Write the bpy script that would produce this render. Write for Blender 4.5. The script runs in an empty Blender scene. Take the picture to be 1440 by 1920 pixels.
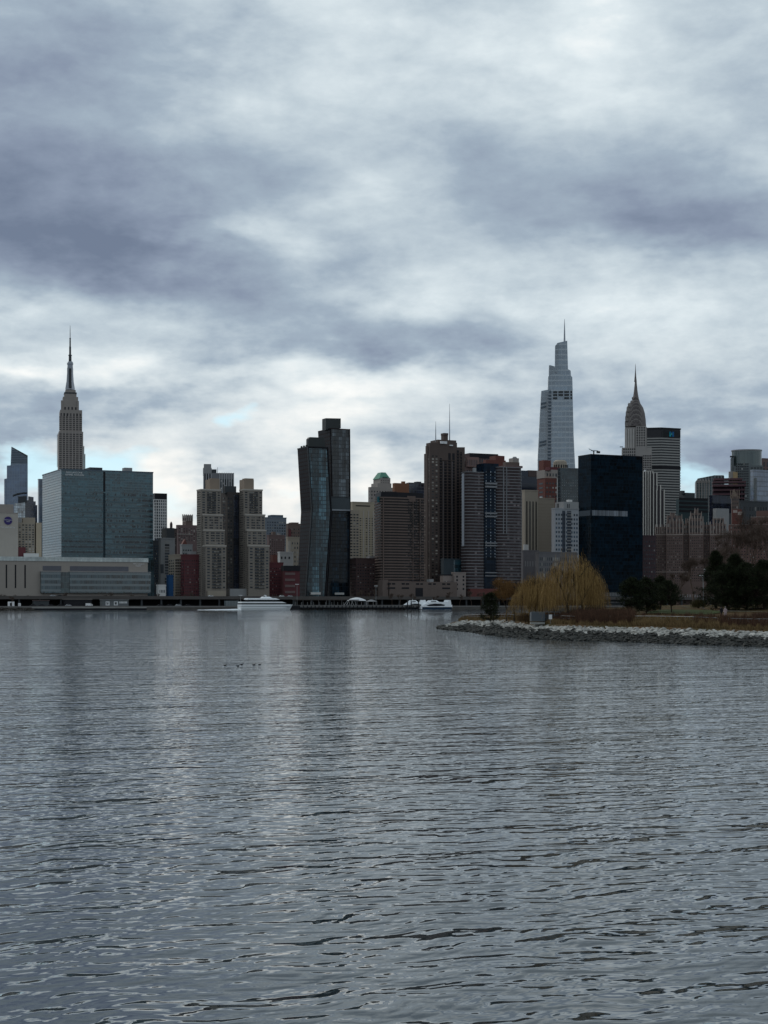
import bpy, bmesh, math, random
from math import sin, cos, pi, radians, sqrt, tan, exp
from mathutils import Vector, Matrix
random.seed(7)
S = bpy.context.scene
COL = S.collection
# ------------------------------------------------------------------ camera
F = 3000.0; HX = 720.0; HY = 1130.0; CZ = 6.0          # focal length and horizon of the 1440 x 1920 photo
cd = bpy.data.cameras.new('camera'); cam = bpy.data.objects.new('camera', cd); COL.objects.link(cam)
cam.location = (0, 0, CZ); cam.rotation_euler = (pi/2, 0, 0)
cd.sensor_fit = 'HORIZONTAL'; cd.sensor_width = 36; cd.lens = 75.0
cd.shift_y = (HY-960)/1440.0; cd.clip_start = .5; cd.clip_end = 80000
S.camera = cam
S.render.resolution_x = 768; S.render.resolution_y = 1024
S.view_settings.view_transform = 'Standard'; S.view_settings.look = 'None'
S.view_settings.exposure = 0.2; S.view_settings.gamma = 1
try: S.cycles.max_bounces = 5; S.cycles.volume_bounces = 0
except Exception: pass
# ------------------------------------------------------------------ node helper
class NT:
    def __init__(s, tree): s.t = tree; s.n = tree.nodes; s.l = tree.links
    def put(s, sock, v):
        if isinstance(v, bpy.types.NodeSocket): s.l.new(v, sock)
        elif v is not None:
            if isinstance(v, (tuple, list)) and len(v) == 3 and getattr(sock, 'type', '') == 'RGBA': v = (*v, 1)
            sock.default_value = v
    def node(s, typ, ins=None, **kw):
        n = s.n.new(typ)
        for k, v in kw.items(): setattr(n, k, v)
        for k, v in (ins or {}).items(): s.put(n.inputs[k], v)
        return n
    def m(s, op, a, b=None, c=None, clamp=False):
        n = s.n.new('ShaderNodeMath'); n.operation = op; n.use_clamp = clamp
        s.put(n.inputs[0], a); s.put(n.inputs[1], b)
        if c is not None: s.put(n.inputs[2], c)
        return n.outputs[0]
    def v(s, op, a, b=None, out=0):
        n = s.n.new('ShaderNodeVectorMath'); n.operation = op
        s.put(n.inputs[0], a)
        if b is not None: s.put(n.inputs[3 if op == 'SCALE' else 1], b)
        return n.outputs[out]
    def mix(s, f, a, b):
        n = s.n.new('ShaderNodeMix'); n.data_type = 'RGBA'
        s.put(n.inputs[0], f); s.put(n.inputs[6], a); s.put(n.inputs[7], b)
        return n.outputs[2]
    def ramp(s, f, pts):
        n = s.n.new('ShaderNodeValToRGB'); cr = n.color_ramp
        while len(cr.elements) < len(pts): cr.elements.new(.5)
        for e, (p, c) in zip(cr.elements, pts):
            e.position = p; e.color = (*c, 1) if isinstance(c, tuple) else (c, c, c, 1)
        s.put(n.inputs[0], f); return n.outputs[0]
    def noise(s, vec, scale=1, detail=3, rough=.5, dim='3D', out=0, dist=0, w=None):
        n = s.n.new('ShaderNodeTexNoise'); n.noise_dimensions = dim
        s.put(n.inputs['Vector'], vec); s.put(n.inputs['Scale'], scale); s.put(n.inputs['Detail'], detail)
        s.put(n.inputs['Roughness'], rough); s.put(n.inputs['Distortion'], dist)
        return n.outputs[out]
    def comb(s, x=0, y=0, z=0):
        n = s.n.new('ShaderNodeCombineXYZ'); s.put(n.inputs[0], x); s.put(n.inputs[1], y); s.put(n.inputs[2], z); return n.outputs[0]
    def sep(s, v):
        n = s.n.new('ShaderNodeSeparateXYZ'); s.put(n.inputs[0], v); return n.outputs
# ------------------------------------------------------------------ sky: a NISHITA sky seen through a procedural overcast
SUN_EL, SUN_AZ = radians(32), radians(-42)      # the sun stands ahead and to the left, behind the cloud deck
world = bpy.data.worlds.new('World'); S.world = world; world.use_nodes = True
w = NT(world.node_tree); w.n.clear()
sky = w.node('ShaderNodeTexSky', sky_type='NISHITA', sun_disc=False)
sky.sun_elevation = SUN_EL; sky.sun_rotation = SUN_AZ; sky.altitude = 5; sky.air_density = 1; sky.dust_density = .3; sky.ozone_density = 1.2
D = w.node('ShaderNodeTexCoord').outputs['Generated']
D = w.v('NORMALIZE', D)
dx, dy, dz = w.sep(D)
az = w.m('ARCTAN2', dx, dy)                                       # azimuth from the view axis, radians
el = w.m('ARCTANGENT', w.m('DIVIDE', dz, w.m('SQRT', w.m('ADD', w.m('ADD', w.m('MULTIPLY', dx, dx), w.m('MULTIPLY', dy, dy)), 1e-5))))
zz = w.m('ADD', w.m('MAXIMUM', dz, 0.0), .085)
P = w.comb(w.m('DIVIDE', dx, zz), w.m('DIVIDE', dy, zz), 0)      # the flat cloud deck overhead
warp = w.noise(P, .55, 3, .5, out=1)
P2 = w.v('ADD', P, w.v('SCALE', w.v('SUBTRACT', warp, (.5, .5, .5)), .7))
n1 = w.noise(w.v('MULTIPLY', P2, (.8, .85, 1)), .8, 6, .53)
n2 = w.noise(w.v('ADD', P2, (11, 3, 0)), 1.9, 4, .5)
E2 = w.comb(w.m('MULTIPLY', az, 9), w.m('MULTIPLY', el, 18), 2.0)
n3 = w.noise(E2, 1.4, 6, .58, dist=.12)                              # soft billows
n4 = w.noise(w.v('ADD', w.v('SCALE', E2, 2.7), (3, 8, 1)), 1.5, 5, .6)     # small lumps, stronger low down
n4 = w.m('MULTIPLY', w.m('SUBTRACT', n4, .5), w.m('MULTIPLY_ADD', w.m('SUBTRACT', 1, w.m('DIVIDE', el, .25, clamp=True)), .42, .16))
# low-frequency layout of the deck: (x, y, rx, ry, amount) in the 1440x1920 frame, turned into azimuth and elevation
BL = [(60,180,330,150,-.26),(230,60,200,70,-.05),(560,120,190,110,.22),(120,440,330,75,-.30),(330,500,240,60,-.22),(20,330,200,80,-.16),
      (520,330,260,60,-.10),(690,420,260,60,.20),(1080,150,190,85,.22),(1000,60,220,60,.05),(1130,330,300,55,-.10),(800,40,160,60,-.04),
      (1330,440,200,40,-.24),(1180,400,220,36,-.16),(940,240,200,60,-.10),(1400,250,120,120,.08),(80,590,220,40,.22),(950,545,220,50,.18),(1290,540,220,60,.14),
      (740,640,220,42,-.26),(560,610,180,34,-.10),(1130,610,170,45,.06),(260,650,260,40,.06),(560,700,300,26,.20),(200,705,160,22,.22),(330,735,300,22,-.14),
      (60,780,150,26,-.08),(1120,700,330,45,-.05),(900,700,200,40,.14),(540,770,240,40,.26),(290,815,150,36,.14),(640,720,170,22,.14),(520,850,120,18,-.10),(325,930,60,70,.48),(525,925,55,70,.50),(685,900,50,50,.34),(960,790,220,50,-.02),
      (1330,680,150,60,.12),(1330,830,160,50,-.10),(60,700,90,25,.2),(700,530,420,30,-.05),(420,430,170,26,.16),(700,900,300,30,.10),(240,920,200,30,.16)]
def azel(px, py):
    tx, tz = (px-HX)/F, (HY-py)/F
    return math.atan(tx), math.atan(tz/sqrt(1+tx*tx))
wv = w.noise(w.comb(w.m('MULTIPLY', az, 10), w.m('MULTIPLY', el, 24), 5), 1.5, 4, .55, out=1)
wx, wy, _ = w.sep(w.v('SUBTRACT', wv, (.5, .5, .5)))
azw = w.m('MULTIPLY_ADD', wx, .11, az); elw = w.m('MULTIPLY_ADD', wy, .05, el)
AE = w.comb(azw, elw, 0)
acc = None
for (x, y, rx, ry, am) in BL:
    a0, e0 = azel(x, y)
    q = w.v('MULTIPLY', w.v('SUBTRACT', AE, (a0, e0, 0)), (F/rx, F/ry, 0))
    g = w.m('POWER', 2.718, w.m('MULTIPLY', w.v('DOT_PRODUCT', q, q, 1), -.7))
    acc = w.m('MULTIPLY_ADD', g, am, acc if acc is not None else 0.0)
acc = w.m('MULTIPLY', acc, w.m('LESS_THAN', 0, dy))
base = w.m('ADD', .525, acc)
val = w.m('ADD', w.m('ADD', base, n4), w.m('ADD', w.m('MULTIPLY', w.m('SUBTRACT', n1, .5), .62), w.m('ADD', w.m('MULTIPLY', w.m('SUBTRACT', n2, .5), .36), w.m('MULTIPLY', w.m('SUBTRACT', n3, .5), .66))))
cloud = w.ramp(val, [(0, (.15, .19, .27)), (.2, (.225, .275, .365)), (.42, (.325, .40, .48)), (.62, (.495, .575, .63)), (.8, (.66, .735, .77)), (1, (.90, .92, .91))])
# warmth of the thin cloud near the horizon
lo = w.m('SUBTRACT', 1, w.m('DIVIDE', el, .17, clamp=True))
cloud = w.mix(w.m('MULTIPLY', w.m('MULTIPLY', lo, w.m('MULTIPLY', w.m('SUBTRACT', val, .45), 2.5, clamp=True)), .8), cloud, (.84, .80, .74))
# the few gaps where clear sky shows
GP = [(432,795,36,20,1.35),(190,868,85,32,1.7),(40,870,60,45,1.5),(1320,900,85,28,1.5),(1250,880,60,18,.5),(340,950,60,36,.9),(690,930,45,28,.7),(520,935,60,24,.7),(1120,40,1,1,0)]
gac = None
for (x, y, rx, ry, am) in GP:
    a0, e0 = azel(x, y)
    q = w.v('MULTIPLY', w.v('SUBTRACT', AE, (a0, e0, 0)), (F/rx, F/ry, 0))
    g = w.m('POWER', 2.718, w.m('MULTIPLY', w.v('DOT_PRODUCT', q, q, 1), -.7))
    gac = w.m('MULTIPLY_ADD', g, am, gac if gac is not None else 0.0)
gac = w.m('MULTIPLY', gac, w.m('LESS_THAN', 0, dy))
gap = w.m('SUBTRACT', w.m('MULTIPLY_ADD', w.m('SUBTRACT', n3, .5), 1.2, w.m('MULTIPLY_ADD', n4, 2.0, gac)), .45)
gap = w.m('MULTIPLY', w.m('MULTIPLY', gap, .95, clamp=True), .8)
clear = w.v('ADD', w.v('SCALE', sky.outputs[0], .15), (4.2, 6.3, 7.2))   # thin veil over the clear sky
full = w.mix(gap, w.v('SCALE', cloud, 9.0), clear)
full = w.v('SCALE', full, w.m('MINIMUM', w.m('MAXIMUM', w.m('MULTIPLY_ADD', dy, .2, .98), .9), 1.08))   # the sky away from the sun is the darker half
below = w.m('LESS_THAN', dz, -.002)
full = w.mix(below, full, (1.2, 1.4, 1.6))
bg = w.node('ShaderNodeBackground', {'Color': full, 'Strength': .1})
w.l.new(bg.outputs[0], w.node('ShaderNodeOutputWorld').inputs[0])
sd = bpy.data.lights.new('sun', 'SUN'); sd.energy = .8; sd.angle = radians(18); sd.color = (1, .95, .88)
so = bpy.data.objects.new('sun', sd); COL.objects.link(so)
so.rotation_euler = Vector((sin(SUN_AZ)*cos(SUN_EL), cos(SUN_AZ)*cos(SUN_EL), sin(SUN_EL))).to_track_quat('Z', 'Y').to_euler()
# ------------------------------------------------------------------ mesh helpers
class MB:
    def __init__(s): s.v = []; s.f = []
    def quad(s, a, b, c, d):
        n = len(s.v); s.v += [a, b, c, d]; s.f.append((n, n+1, n+2, n+3)); return s
    def tri(s, a, b, c):
        n = len(s.v); s.v += [a, b, c]; s.f.append((n, n+1, n+2)); return s
    def box(s, x0, x1, y0, y1, z0, z1):
        n = len(s.v)
        s.v += [(x0,y0,z0),(x1,y0,z0),(x1,y1,z0),(x0,y1,z0),(x0,y0,z1),(x1,y0,z1),(x1,y1,z1),(x0,y1,z1)]
        s.f += [(n,n+3,n+2,n+1),(n+4,n+5,n+6,n+7),(n,n+1,n+5,n+4),(n+1,n+2,n+6,n+5),(n+2,n+3,n+7,n+6),(n+3,n,n+4,n+7)]
        return s
    def loft(s, rings, cap=True):
        """rings: list of equal-length point loops (counter-clockwise seen from above, going up)"""
        n = len(s.v); k = len(rings[0])
        for r in rings: s.v += [tuple(p) for p in r]
        for i in range(len(rings)-1):
            a = n+i*k; b = a+k
            for j in range(k): s.f.append((a+j, a+(j+1) % k, b+(j+1) % k, b+j))
        if cap:
            s.f.append(tuple(reversed(range(n, n+k)))); s.f.append(tuple(range(n+(len(rings)-1)*k, n+len(rings)*k)))
        return s
    def prism(s, pts, z0, z1): return s.loft([[(x, y, z0) for x, y in pts], [(x, y, z1) for x, y in pts]])
    def frust(s, cx, cy, z0, z1, a0, b0, a1, b1):
        """rectangular frustum, half sizes a,b"""
        r = lambda a, b, z: [(cx-a,cy-b,z),(cx+a,cy-b,z),(cx+a,cy+b,z),(cx-a,cy+b,z)]
        return s.loft([r(a0, b0, z0), r(a1, b1, z1)])
    def cyl(s, cx, cy, z0, z1, r0, r1=None, k=12):
        r1 = r0 if r1 is None else r1
        return s.loft([[(cx+r*cos(2*pi*j/k), cy+r*sin(2*pi*j/k), z) for j in range(k)] for r, z in ((r0, z0), (r1, z1))])
    def tube(s, p, q, r0, r1=None, k=5):
        r1 = r0 if r1 is None else r1
        p = Vector(p); q = Vector(q); d = q-p
        if d.length < 1e-6: return s
        d.normalize(); a = d.cross(Vector((0, 0, 1)) if abs(d.z) < .9 else Vector((1, 0, 0))).normalized(); b = d.cross(a)
        # ring orientation chosen so faces look outwards
        return s.loft([[c+(a*cos(2*pi*j/k)-b*sin(2*pi*j/k))*r for j in range(k)][::-1] for c, r in ((p, r0), (q, r1))])
    def path(s, pts, rs, k=5):
        for i in range(len(pts)-1): s.tube(pts[i], pts[i+1], rs[i], rs[i+1], k)
        return s
    def mesh(s, name, m, smooth=False):
        me = bpy.data.meshes.new(name); me.from_pydata([tuple(p) for p in s.v], [], s.f); me.update()
        if m: me.materials.append(m)
        if smooth: me.shade_smooth()
        return me
    def build(s, name, m, parent=None, smooth=False, **tags):
        o = bpy.data.objects.new(name, s.mesh(name, m, smooth)); COL.objects.link(o)
        if parent is not None: o.parent = parent
        for k, v in tags.items(): o[k] = v
        return o
def empty(name, loc, rz=0, **tags):
    o = bpy.data.objects.new(name, None); COL.objects.link(o); o.location = loc; o.rotation_euler = (0, 0, rz)
    o.empty_display_size = 1
    for k, v in tags.items(): o[k] = v
    return o
def tagged(o, label, cat, group=None):
    o['label'] = label; o['category'] = cat
    if group: o['group'] = group
    return o
def at(px, py, Y): return Vector(((px-HX)/F*Y, Y, CZ+(HY-py)/F*Y))
def dup(o, loc=None, rz=None, parent=None, **tags):
    c = o.copy(); COL.objects.link(c); c.parent = parent
    if loc is not None: c.location = loc
    if rz is not None: c.rotation_euler = (0, 0, rz)
    for k, v in tags.items(): c[k] = v
    for ch in list(o.children): dup(ch, parent=c)
    return c
# ------------------------------------------------------------------ materials
def mat(name):
    m = bpy.data.materials.new(name); m.use_nodes = True
    t = NT(m.node_tree); t.n.clear()
    b = t.node('ShaderNodeBsdfPrincipled'); o = t.node('ShaderNodeOutputMaterial'); t.l.new(b.outputs[0], o.inputs[0])
    return m, t, b
MC = {}
KA = .98
def plain(name, col, rough=.7, metal=0, var=.25, scale=.15, streak=0, spec=.12):
    """surface with weather patches; streak adds vertical run-down staining"""
    if name in MC: return MC[name]
    m, t, b = mat(name); P = t.node('ShaderNodeTexCoord').outputs['Object']
    n = t.noise(P, scale, 4, .6)
    if streak: n = t.m('ADD', t.m('MULTIPLY', n, 1-streak), t.m('MULTIPLY', t.noise(t.v('MULTIPLY', P, (1, 1, .04)), .8, 3, .6), streak))
    k = t.m('MULTIPLY_ADD', t.m('SUBTRACT', n, .5), 2*var, 1)
    t.put(b.inputs['Base Color'], t.v('SCALE', tuple(c*KA for c in col), k)); b.inputs['Roughness'].default_value = rough
    b.inputs['Metallic'].default_value = metal; b.inputs['Specular IOR Level'].default_value = spec
    MC[name] = m; return m
def winmat(name, col, blind=(.35, .34, .32), pb=.15, rough=.12, ior=1.38):
    """window glass, each window its own tone; some have pale blinds drawn"""
    if name in MC: return MC[name]
    m, t, b = mat(name)
    r = t.m('FRACT', t.m('ADD', t.node('ShaderNodeObjectInfo').outputs['Random'], t.node('ShaderNodeNewGeometry').outputs['Random Per Island']))
    r2 = t.m('FRACT', t.m('MULTIPLY', r, 17.3))
    c = t.v('SCALE', col, t.m('MULTIPLY_ADD', r2, 1.4, .3))
    c = t.mix(t.m('GREATER_THAN', r, 1-pb), c, t.v('SCALE', blind, t.m('MULTIPLY_ADD', r2, .8, .3)))
    t.put(b.inputs['Base Color'], c); b.inputs['Roughness'].default_value = rough; b.inputs['IOR'].default_value = ior
    MC[name] = m; return m
def curtain(name, glass, line, fh=4, cw=1.6, lh=.12, lw=.08, band=0, vs=0, bandcol=None, ior=1.8, rough=.08, var=.8, dark=.0, off=0, wav=.02):
    """curtain wall: floor lines, mullions, panes each with their own tone; band = share of the storey that is spandrel"""
    if name in MC: return MC[name]
    m, t, b = mat(name)
    x, y, z = t.sep(t.node('ShaderNodeTexCoord').outputs['Object'])
    u = t.m('DIVIDE', t.m('ADD', x, y), cw); f = t.m('DIVIDE', t.m('ADD', z, off), fh)
    fu = t.m('FRACT', u); ff = t.m('FRACT', f)
    wn = t.node('ShaderNodeTexWhiteNoise', noise_dimensions='3D'); t.put(wn.inputs['Vector'], t.comb(t.m('FLOOR', u), t.m('FLOOR', f), 3))
    wf = t.node('ShaderNodeTexWhiteNoise', noise_dimensions='3D'); t.put(wf.inputs['Vector'], t.comb(t.m('FLOOR', t.m('DIVIDE', u, 5)), t.m('FLOOR', f), 9))
    big = t.noise(t.comb(t.m('DIVIDE', u, 12), t.m('DIVIDE', f, 3), 0), 1, 3, .6)
    k = t.m('MULTIPLY_ADD', t.m('ADD', t.m('SUBTRACT', wn.outputs[0], .5), t.m('SUBTRACT', wf.outputs[0], .5)), var, 1)
    k = t.m('MULTIPLY', k, t.m('MULTIPLY_ADD', big, 1.2, .4))
    if vs:                                        # columns of panes differ in tone, a block of storeys at a time
        wc = t.node('ShaderNodeTexWhiteNoise', noise_dimensions='2D'); t.put(wc.inputs['Vector'], t.comb(t.m('FLOOR', t.m('MULTIPLY', u, .5)), t.m('FLOOR', t.m('DIVIDE', f, 11)), 0))
        k = t.m('MULTIPLY', k, t.m('MULTIPLY_ADD', t.m('POWER', wc.outputs[0], 3.0), vs, .6))
    c = t.v('SCALE', glass, t.m('MAXIMUM', k, .1))
    if band:
        isb = t.m('LESS_THAN', ff, band)
        c = t.mix(isb, c, bandcol or line)
    ln = t.m('MAXIMUM', t.m('LESS_THAN', ff, lh/fh*1.0), t.m('LESS_THAN', fu, lw/cw))
    c = t.mix(ln, c, line)
    t.put(b.inputs['Base Color'], c)
    t.put(b.inputs['Roughness'], t.m('MULTIPLY_ADD', ln, .4, rough)); b.inputs['IOR'].default_value = ior
    if wav:                                       # slightly uneven panes
        bn = t.node('ShaderNodeBump', {'Strength': .25, 'Distance': wav*6, 'Height': t.m('ADD', t.noise(t.comb(u, f, 0), .7, 2, .5), t.m('MULTIPLY', wn.outputs[0], .02))})
        t.l.new(bn.outputs[0], b.inputs['Normal'])
    MC[name] = m; return m
# ------------------------------------------------------------------ the city grid, the shore, the water
GA = radians(25)                       # the avenues' fronts turn away to the right by this angle
GU = Vector((cos(GA), sin(GA), 0)); GV = Vector((-sin(GA), cos(GA), 0))
def shoreY(px): return 1400/(1-(px-HX)/F*tan(GA))
def water():
    m, t, b = mat('river_water')
    P = t.node('ShaderNodeTexCoord').outputs['Object']
    # wind streaks: broad patches where the ripples are rougher or calmer
    patch = t.noise(t.v('MULTIPLY', P, (.016, .05, 1)), 1, 4, .65)
    k = t.m('MULTIPLY_ADD', t.m('SUBTRACT', patch, .5), 1.3, 1)
    k = t.m('MAXIMUM', k, .5)
    R = t.node('ShaderNodeVectorRotate', {'Vector': P, 'Angle': radians(-20)}, rotation_type='Z_AXIS').outputs[0]
    Q = t.v('ADD', R, t.v('SCALE', t.v('SUBTRACT', t.noise(P, .35, 2, .5, out=1), (.5, .5, .5)), 1.6))
    slope = None
    mod = t.m('MULTIPLY_ADD', t.noise(t.v('MULTIPLY', R, (.22, .5, 1)), 1, 2, .5), 1.6, .2)
    for i, (lam, deg, st) in enumerate(CHOP):        # wind waves: long-crested, peaked, crossing each other at small angles
        kx, ky = sin(radians(deg))*2*pi/lam, cos(radians(deg))*2*pi/lam
        th = t.m('ADD', t.v('DOT_PRODUCT', Q, (kx, ky, 0), 1), 1.7*i)
        d = t.m('MULTIPLY', t.m('COSINE', th), t.m('POWER', 2.718, t.m('MULTIPLY_ADD', t.m('SINE', th), .8, -.25)))
        n = t.v('SCALE', (sin(radians(deg))*st*1.2, cos(radians(deg))*st, 0), d)
        if i % 2: n = t.v('SCALE', n, mod)
        slope = n if slope is None else t.v('ADD', slope, n)
    for sc, det, am in WAVE:
        n = t.v('SUBTRACT', t.noise(t.v('ADD', t.v('MULTIPLY', Q, sc), (am*99, 7, 0)), 1, det, .6, out=1), (.5, .5, .5))
        n = t.v('MULTIPLY', n, (am*.55, am, 0))
        slope = n if slope is None else t.v('ADD', slope, n)
    slope = t.v('SCALE', slope, k)
    N = t.v('NORMALIZE', t.v('ADD', slope, (0, -.014, 1)))
    t.l.new(N, b.inputs['Normal'])
    b.inputs['Base Color'].default_value = (.022, .033, .038, 1); b.inputs['IOR'].default_value = 1.62
    b.inputs['Roughness'].default_value = .03
    MB().quad((-4000,-600,0),(4000,-600,0),(4000,3600,0),(-4000,3600,0)).build('river', m, kind='structure')
CHOP = [(13.,5,.009),(7.7,-15,.013),(4.3,10,.017),(2.7,-8,.021),(1.9,14,.024),(1.35,-20,.030),(.98,6,.036),(.73,27,.037),(.56,-13,.039),(.43,19,.036),(.33,-30,.032),(.26,9,.028)]   # wavelength m, heading, steepness
WAVE = [((.35, .9, 1), 2, .10), ((1.1, 3.2, 1), 2, .16), ((3.4, 8.0, 1), 2, .20)]   # (scale, detail, slope): chop, ripples, fine ripples
water()
# ------------------------------------------------------------------ ground of the far bank
GZ = 3.0
def gridpoly(pts): return [tuple(GU*u+GV*v) for u, v in pts]
def W(u, v, z=0.0): p = Vector((0, 1400, 0))+GU*u+GV*v; return Vector((p.x, p.y, z))
g = MB(); g.loft([[W(-9000, 0, -2), W(22000, 0, -2), W(22000, 30000, -2), W(-9000, 30000, -2)],
                  [W(-9000, 0, GZ), W(22000, 0, GZ), W(22000, 30000, GZ), W(-9000, 30000, GZ)]]).build('ground', plain('asphalt', (.055, .055, .058), .9), kind='structure')
# ------------------------------------------------------------------ buildings
class B:
    """One building = one Empty at its near corner, turned with the city grid; front faces -y, left side faces -x (local)."""
    def __init__(s, name, label, cat, px, Y=None, set_=60, a=GA, group=None):
        s.Y = Y if Y else shoreY(px)+set_
        s.a = a; s.P = Vector(((px-HX)/F*s.Y, s.Y, GZ)); s.c = px
        s.o = empty(name, s.P, a, label=label, category=cat)
        if group: s.o['group'] = group
        s.nw = 0; s.U = Vector((cos(a), sin(a), 0)); s.V = Vector((-sin(a), cos(a), 0)); s.cnt = {}
    def x(s, px, y=0.0):
        t = (px-HX)/F; p = s.P+s.V*y
        return (t*p.y-p.x)/(s.U.x-t*s.U.y)
    def y(s, px, x=0.0):
        t = (px-HX)/F; p = s.P+s.U*x
        return (t*p.y-p.x)/(s.V.x-t*s.V.y)
    def z(s, py, x=0.0, y=0.0):
        Yd = (s.P+s.U*x+s.V*y).y
        return CZ+(HY-py)/F*Yd-GZ
    def part(s, name, m, mb, parent=None, **k): return mb.build(name, m, parent or s.o, **k)
    def box(s, name, m, x0, x1, y0, y1, z0, z1, parent=None, **k):
        return s.part(name, m, MB().box(x0, x1, y0, y1, z0, z1), parent, **k)
    def slab(s, name, m, px0, px1, py0, d=25, y0=0.0, z0=0.0, parent=None, py1=None, raw=False):
        """box between two photo columns on the plane y0, top at row py0"""
        x1 = s.x(px1, y0)
        if raw: x0 = s.x(px0, y0)
        else:                                     # px0 is the silhouette: the rear left corner when the side shows
            x0 = max(s.x(px0, y0), s.x(px0, y0+d)); f0 = s.x(px0, y0)
            if x0-f0 > .4*(x1-f0): d = d*.4*(x1-f0)/(x0-f0); x0 = s.x(px0, y0+d)
        s.box(name, m, x0, x1, y0, y0+d, s.z(py1, (x0+x1)/2, y0) if py1 else z0, s.z(py0, (x0+x1)/2, y0), parent)
        return x0, x1
    def wins(s, m, cells, face='F', at=0.0, dep=.12, name='window', parent=None):
        """cells: (u0, u1, z0, z1). The first hundred of a name are parts of their own, the others one mesh"""
        me = {}; rest = MB(); cells = sorted(cells, key=lambda c: -(c[1]-c[0])*(c[3]-c[2]))
        for (u0, u1, z0, z1) in cells:
            n = s.cnt.get(name, 0)
            if n < 98:
                key = (round(u1-u0, 2), round(z1-z0, 2))
                if key not in me:
                    wd, hg = key
                    mb = MB().box(0, wd, -dep, .05, 0, hg) if face == 'F' else MB().box(-dep, .05, 0, wd, 0, hg)
                    me[key] = mb.mesh(name, m)
                o = bpy.data.objects.new(name, me[key]); COL.objects.link(o); o.parent = parent or s.o
                o.location = (u0, at, z0) if face == 'F' else (at, u0, z0)
                s.cnt[name] = n+1
            elif face == 'F': rest.box(u0, u1, at-dep, at+.05, z0, z1)
            else: rest.box(at-dep, at+.05, u0, u1, z0, z1)
        if rest.v: s.part(name, m, rest, parent, kind='stuff')
    def grid(s, m, u0, u1, z0, z1, nx, nz, fw=.5, fh=.5, face='F', at=0.0, skip=0, name='window', pair=0, dep=.12, parent=None):
        cw = (u1-u0)/nx; ch = (z1-z0)/nz; c = []
        for i in range(nx):
            for j in range(nz):
                if skip and random.random() < skip: continue
                a = u0+(i+.5-fw/2)*cw; b = a+fw*cw; zb = z0+(j+.5-fh/2)*ch
                if pair:
                    mid = (a+b)/2; c += [(a, mid-pair/2, zb, zb+fh*ch), (mid+pair/2, b, zb, zb+fh*ch)]
                else: c.append((a, b, zb, zb+fh*ch))
        s.wins(m, c, face, at, dep, name, parent)
    def bands(s, name, m, u0, u1, z0, z1, n, t=.9, dep=.8, face='F', at=0.0):
        """n floor bands (each a part) spread between two heights"""
        me = (MB().box(0, u1-u0, -dep, .05, 0, t) if face == 'F' else MB().box(-dep, .05, 0, u1-u0, 0, t)).mesh(name, m)
        for j in range(n):
            o = bpy.data.objects.new(name, me); COL.objects.link(o); o.parent = s.o
            zz = z0+(z1-z0)*j/max(1, n-1); o.location = (u0, at, zz) if face == 'F' else (at, u0, zz)
    def piers(s, name, m, us, z0, z1, wd=.8, dep=.6, face='F', at=0.0):
        me = (MB().box(-wd/2, wd/2, -dep, .05, 0, z1-z0) if face == 'F' else MB().box(-dep, .05, -wd/2, wd/2, 0, z1-z0)).mesh(name, m)
        for u in us:
            o = bpy.data.objects.new(name, me); COL.objects.link(o); o.parent = s.o
            o.location = (u, at, z0) if face == 'F' else (at, u, z0)
def lin(a, b, n): return [a+(b-a)*i/(n-1) for i in range(n)] if n > 1 else [(a+b)/2]
def mid(a, b, n): return [a+(b-a)*(i+.5)/n for i in range(n)]
def simple(name, label, cat, xl, xc, xr, yt, m, wm=None, nx=6, nz=12, fw=.5, fh=.5, nl=0, Y=None, set_=60, d=22, y0=None, skip=.0, pair=0, roof=True, zb=6, ytl=3.5, group=None, a=GA):
    """a plain block with window grid, parapet and rooftop plant room"""
    b = B(name, label, cat, xc, Y, set_, a, group)
    w_ = b.x(xr); dd = max(b.y(xl), 6) if xl < xc else d; h = b.z(yt)
    b.W, b.D, b.H = w_, dd, h
    b.box('wall', m, 0, w_, 0, dd, 0, h)
    if roof: b.box('parapet', m, -.25, w_+.25, -.25, dd+.25, h-.3, h+.9)
    if wm:
        b.grid(wm, .6, w_-.6, zb, h-ytl, nx, nz, fw, fh, skip=skip, pair=pair)
        if nl: b.grid(wm, .6, dd-.6, zb, h-ytl, nl, nz, fw, fh, face='L', skip=skip)
    return b
def lettering(b, text, name, m, x, z, size, y=-.3, parent=None, ext=.06):
    c = bpy.data.curves.new(name, 'FONT'); c.body = text; c.size = size; c.align_x = 'CENTER'; c.align_y = 'CENTER'; c.extrude = ext
    o = bpy.data.objects.new(name, c); me = bpy.data.meshes.new_from_object(o); bpy.data.objects.remove(o)
    me.materials.clear(); me.materials.append(m)
    o = bpy.data.objects.new(name, me); COL.objects.link(o); o.parent = parent or b.o; o.location = (x, y, z); o.rotation_euler = (pi/2, 0, 0); return o

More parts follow.
